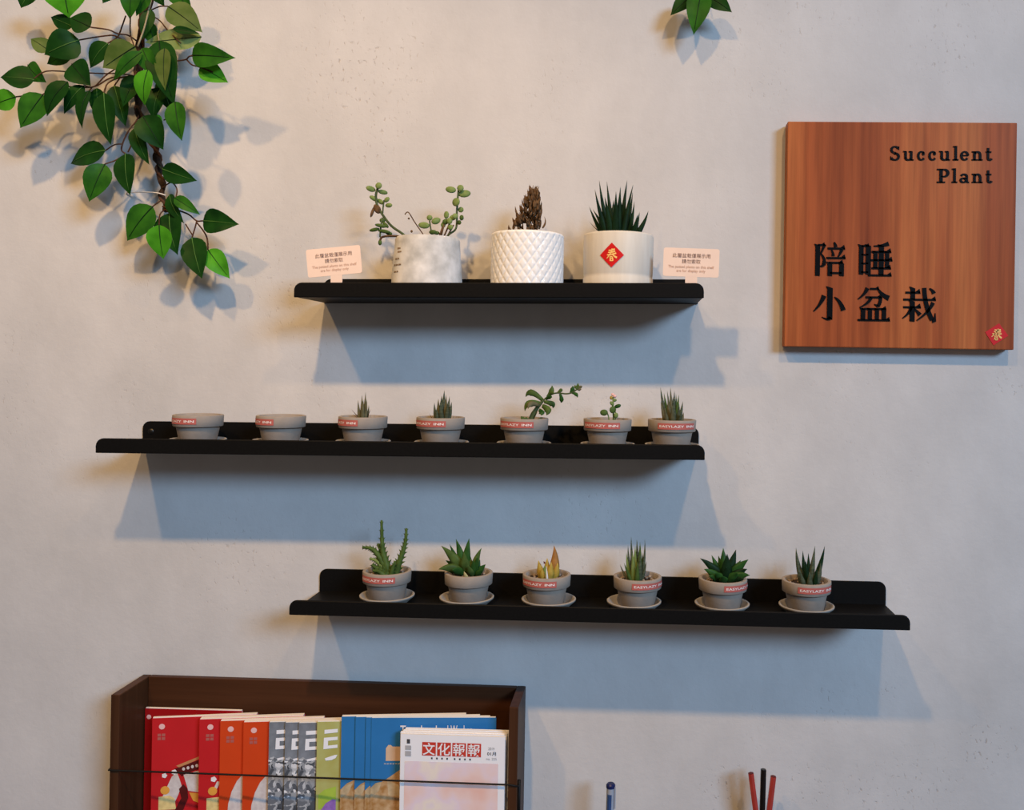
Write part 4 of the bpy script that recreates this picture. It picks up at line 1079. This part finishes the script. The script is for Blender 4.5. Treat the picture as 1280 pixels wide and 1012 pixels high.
for i, (px, py, side) in enumerate(((275.5, 901, 'left'), (304.5, 902.5, 'right'))):
    r, cv, h = magazine(px, py, 'cover_orange', WA, .0058, 'bright orange magazine with a white oval at its edge, the %s of two' % side, GM, yl=-.0552 - .0016 * i, ang=9.0 - .4 * i, spread=.4)
    emblem(cv, h, 12.5, 10.5)
    dec(cv, h, [[(27, 70), (21, 77), (15, 90), (11, 106), (10, 125), (60, 125), (60, 70)]], 'fan', .0004)
for gi, (px, py, t, lab) in enumerate(((336.5, 902.5, .0061, 'grey crumpled-foil magazine beside the orange ones, leftmost of three'), (356.5, 903, .0037, 'grey crumpled-foil magazine, middle and narrowest strip of three'), (373.5, 903.5, .0029, 'grey crumpled-foil magazine beside the olive one, rightmost of three'))):
    r, cv, h = magazine(px, py, 'cover_grey', WA, t, lab, GM, yl=-.0582 - .0010 * gi, ang=8.2 - .35 * gi, spread=.35)
    dec(cv, h, [[(0, 46), (6, 43), (14, 50), (22, 44), (40, 48), (40, 140), (0, 140)]], 'foil')
    dec(cv, h, [[(9, 10), (40, 9), (40, 13.5), (9, 15)], [(8.5, 20), (40, 19), (40, 23), (13, 24), (13, 30), (40, 29), (40, 33), (8, 34.5)], [(10, 46), (40, 40), (40, 45), (11, 48.5)]], 'cover_white', .0005)
r, cv, h = magazine(396.5, 902, 'cover_olive', WA, .0041, 'olive green magazine with white block strokes next to the blue ones', GM, yl=-.0616, ang=7.15, spread=.3)
dec(cv, h, [[(9, 10), (25, 9), (25, 13.5), (9, 15)], [(8.5, 20), (25, 19), (25, 23), (13.5, 24), (13.5, 30), (25, 29), (25, 33), (8, 34.5)], [(10, 46), (22, 42), (25, 42), (23, 46), (18, 48.5), (11, 49)]], 'cover_white', .0005)
dec(cv, h, [[(3, 92), (10, 86), (24, 82), (24, 110), (3, 110)]], 'lime')
dec(cv, h, [[(6, 112), (12, 103), (20, 98), (24, 99), (24, 125), (6, 125)]], 'violet', .0005)
for gi, (px, py, t, W, lab) in enumerate(((427, 895.5, .0052, .177, 'blue magazine with an ochre landscape, leftmost of the blue ones'), (444.5, 896, .0024, .177, 'blue magazine showing a medium strip, second of the blue ones'), (457.5, 896.5, .0014, .177, 'blue magazine showing the thinnest strip, third of the blue ones'), (464.5, 897, .0009, .177, 'blue magazine with its wide cover showing behind the white magazines'))):
    r, cv, h = magazine(px, py, 'cover_blue', W, t, lab, GM, yl=-.0630 - .0006 * gi, ang=6.8 - .65 * gi, spread=.35 if gi == 0 else .6)
    wide = px > 460
    if wide:
        dec(cv, h, [[(0, 92), (8, 84), (22, 75), (40, 62), (60, 48), (60, 140), (0, 140)]], 'ochre')
        dec(cv, h, [[(0, 88), (6, 82), (14, 80), (10, 92), (0, 100)], [(20, 78), (34, 84), (40, 98), (22, 98)]], 'ochre_pale', .0005)
        dec(cv, h, [[(18, 38), (21, 34), (24, 34), (26, 36), (50, 36), (50, 54), (18, 54)]], 'peach')
        dec(cv, h, [rect(16 + i * 3.4, 57, 18.4 + i * 3.4, 58.4) for i in range(8)], 'ink_grey')
        for s, x0, x1 in (('Tour', 36, 60), ('Leader', 62, 92), ('|', 95, 96), ('Worker', 99, 126)):
            t_ = fit_text(s, x0 * K, x1 * K, h - 22 * K, h - 9.5 * K, .01)
            b = MB(); b.v = [Vector((p.x, -.0004, p.y)) for p in t_.v]; b.f = t_.f
            b.build('lettering', M['white_ink'], cv)
    else:
        dec(cv, h, [[(0, 92), (8, 84), (17, 80), (17, 140), (0, 140)]], 'ochre')
        dec(cv, h, [[(1, 92), (8, 86), (15, 84), (10, 96), (1, 102)]], 'ochre_pale', .0005)
# two pale blue-green copies standing taller behind the wide blue one
GW = 'white magazines stacked at the right of the box'
yw = -.0822
for i, (dx, dy, lab) in enumerate(((0, 0, 'white magazine with a red square title and a pastel picture, front of its stack'), (-1.5, 3, 'white magazine directly behind the front one, only its top edge showing'), (1.0, 4, 'white magazine third in its stack, only its top edge showing'), (2.5, 4.5, 'white magazine rearmost in its stack against the blue cover'))):
    t = .0044
    yy = yw + i * .0047
    p = P(501 + dx, 917 - i * .6, yw)
    r = empty('magazine', (p.x, yy, ZM), lab, 'magazine', GW, R_(.6 * (i % 2)))
    Hh = p.z - ZM
    W = .1475
    b = MB(); b.box(0, W, 0, .0006, 0, Hh); b.box(0, W, t - .0006, t, 0, Hh); b.box(0, .0007, .0006, t - .0006, 0, Hh)
    cv = b.build('cover', M['cover_white'], r)
    MB().box(.0007, W - .0008, .0007, t - .0007, .0004, Hh - .0004).build('pages', M['page'], r)
    if i == 0:
        K0 = K; K = (1.32 + yw) / FPX
        dec(cv, Hh, [rect(5.5, 33.5, 124, 180)], 'pastel', xs=1)
        sq = dec(cv, Hh, [rect(x, 9, x + 17.3, 26) for x in (27.5, 46.6, 65.7, 84.8)], 'title_red', .0003, 'title_panel', xs=1)
        for ch, x in zip('文化報報', (27.5, 46.6, 65.7, 84.8)):
            t_ = fit_text(ch, (x + 1.0) * K, (x + 16.3) * K, Hh - 25.2 * K, Hh - 9.8 * K, .012)
            b = MB(); b.v = [Vector((p.x, -.0006, p.y)) for p in t_.v]; b.f = t_.f
            b.build('lettering', M['cover_white'], cv)
        dec(cv, Hh, [rect(x, 28, x + 1.9, 30.2) for x in (39, 45.5, 52, 58.5, 68, 74.5, 81, 87.5)], 'ink', .0005, xs=1)
        dec(cv, Hh, [rect(8, 6, 12, 11.5)], 'ink', .0005, xs=1)
        dec(cv, Hh, [rect(6, 14, 13.5, 19.5), rect(6, 21, 13.5, 27.5)], 'ink_grey', .0005, xs=1)
        for s, x0, x1, y0, y1, mt in (('2019', 111, 119, 16.5, 13, 'ink_grey'), ('01月', 110, 121, 23.5, 18.8, 'ink'), ('no. 225', 109, 122, 29, 26, 'ink_grey')):
            t_ = fit_text(s, x0 * K, x1 * K, Hh - y0 * K, Hh - y1 * K, .008)
            b = MB(); b.v = [Vector((p.x, -.0005, p.y)) for p in t_.v]; b.f = t_.f
            b.build('lettering', M[mt], cv)
        K = K0

# ------------------------------------------------------------------ pen and pencils standing behind the lower edge
hold = MB()
def holder(xc, w):
    hold.box(xc - w, xc + w, -.10, -.096, ZC, ZC + .05); hold.box(xc - w, xc + w, -.034, -.03, ZC, ZC + .05)
    hold.box(xc - w, xc - w + .004, -.096, -.034, ZC, ZC + .05); hold.box(xc + w - .004, xc + w, -.096, -.034, ZC, ZC + .05)
xa = P(764, 1000, -.065).x; xb = P(953, 990, -.065).x
holder(xa, .035); holder(xb, .045)
tag(hold.build('pen_holder', M['counter']), 'low wooden pen holders below the frame', kind='structure')
def hexpencil(pt, pb, wpx, mt, label):
    d = -.042
    top = P(pt[0], pt[1], d); bot = P(pb[0], pb[1], d)
    dr = (bot - top).normalized()
    bot = top + dr * ((ZC + .001 - top.z) / dr.z)
    rad = wpx / 2 / FPX * 1.28
    r = empty('pencil', bot, label, 'pencil', 'pencils at the lower edge')
    MB().tube([bot, bot + (top - bot) * .4, top - (top - bot).normalized() * .0006], [rad, rad, rad], 6).build('barrel', M[mt], r, world_verts=True)
    MB().tube([top - (top - bot).normalized() * .0006, top], [rad, rad * .8], 6).build('end_cap', M['maroon' if mt != 'pencil_black' else 'pencil_black'], r, world_verts=True)
hexpencil((938.5, 965.5), (944, 1008), 7.6, 'pencil_red', 'red pencil standing left of the black one at the lower edge')
hexpencil((954.3, 961), (953, 1008), 7.6, 'pencil_black', 'black pencil standing between two red ones')
hexpencil((966.8, 969.5), (962, 1008), 7.6, 'pencil_red', 'red pencil standing right of the black one at the lower edge')
top = P(763.5, 978.5, -.058); bot = Vector((top.x - .002, -.058, ZC + .001))
pen = empty('ballpoint_pen', bot, 'blue capped ballpoint pen standing alone at the lower edge', 'pen')
MB().tube([bot, top + Vector((0, 0, -.006))], [.0058, .0060], 12).build('barrel', M['pen_clear'], pen, smooth=True, world_verts=True)
MB().tube([top + Vector((0, 0, -.006)), top + Vector((0, 0, -.002)), top], [.0066, .0066, .0048], 12).build('cap_end', M['pen_blue'], pen, smooth=True, world_verts=True)
MB().tube([bot + Vector((-.0012, -.0052, .01)), top + Vector((-.0015, -.0056, -.014))], [.0036, .0032], 8).build('refill', M['pen_ink'], pen, smooth=True, world_verts=True)
MB().tube([top + Vector((.0062, -.003, -.004)), top + Vector((.0062, -.0035, -.034))], .0013, 6).build('clip', M['pen_clear'], pen, smooth=True, world_verts=True)
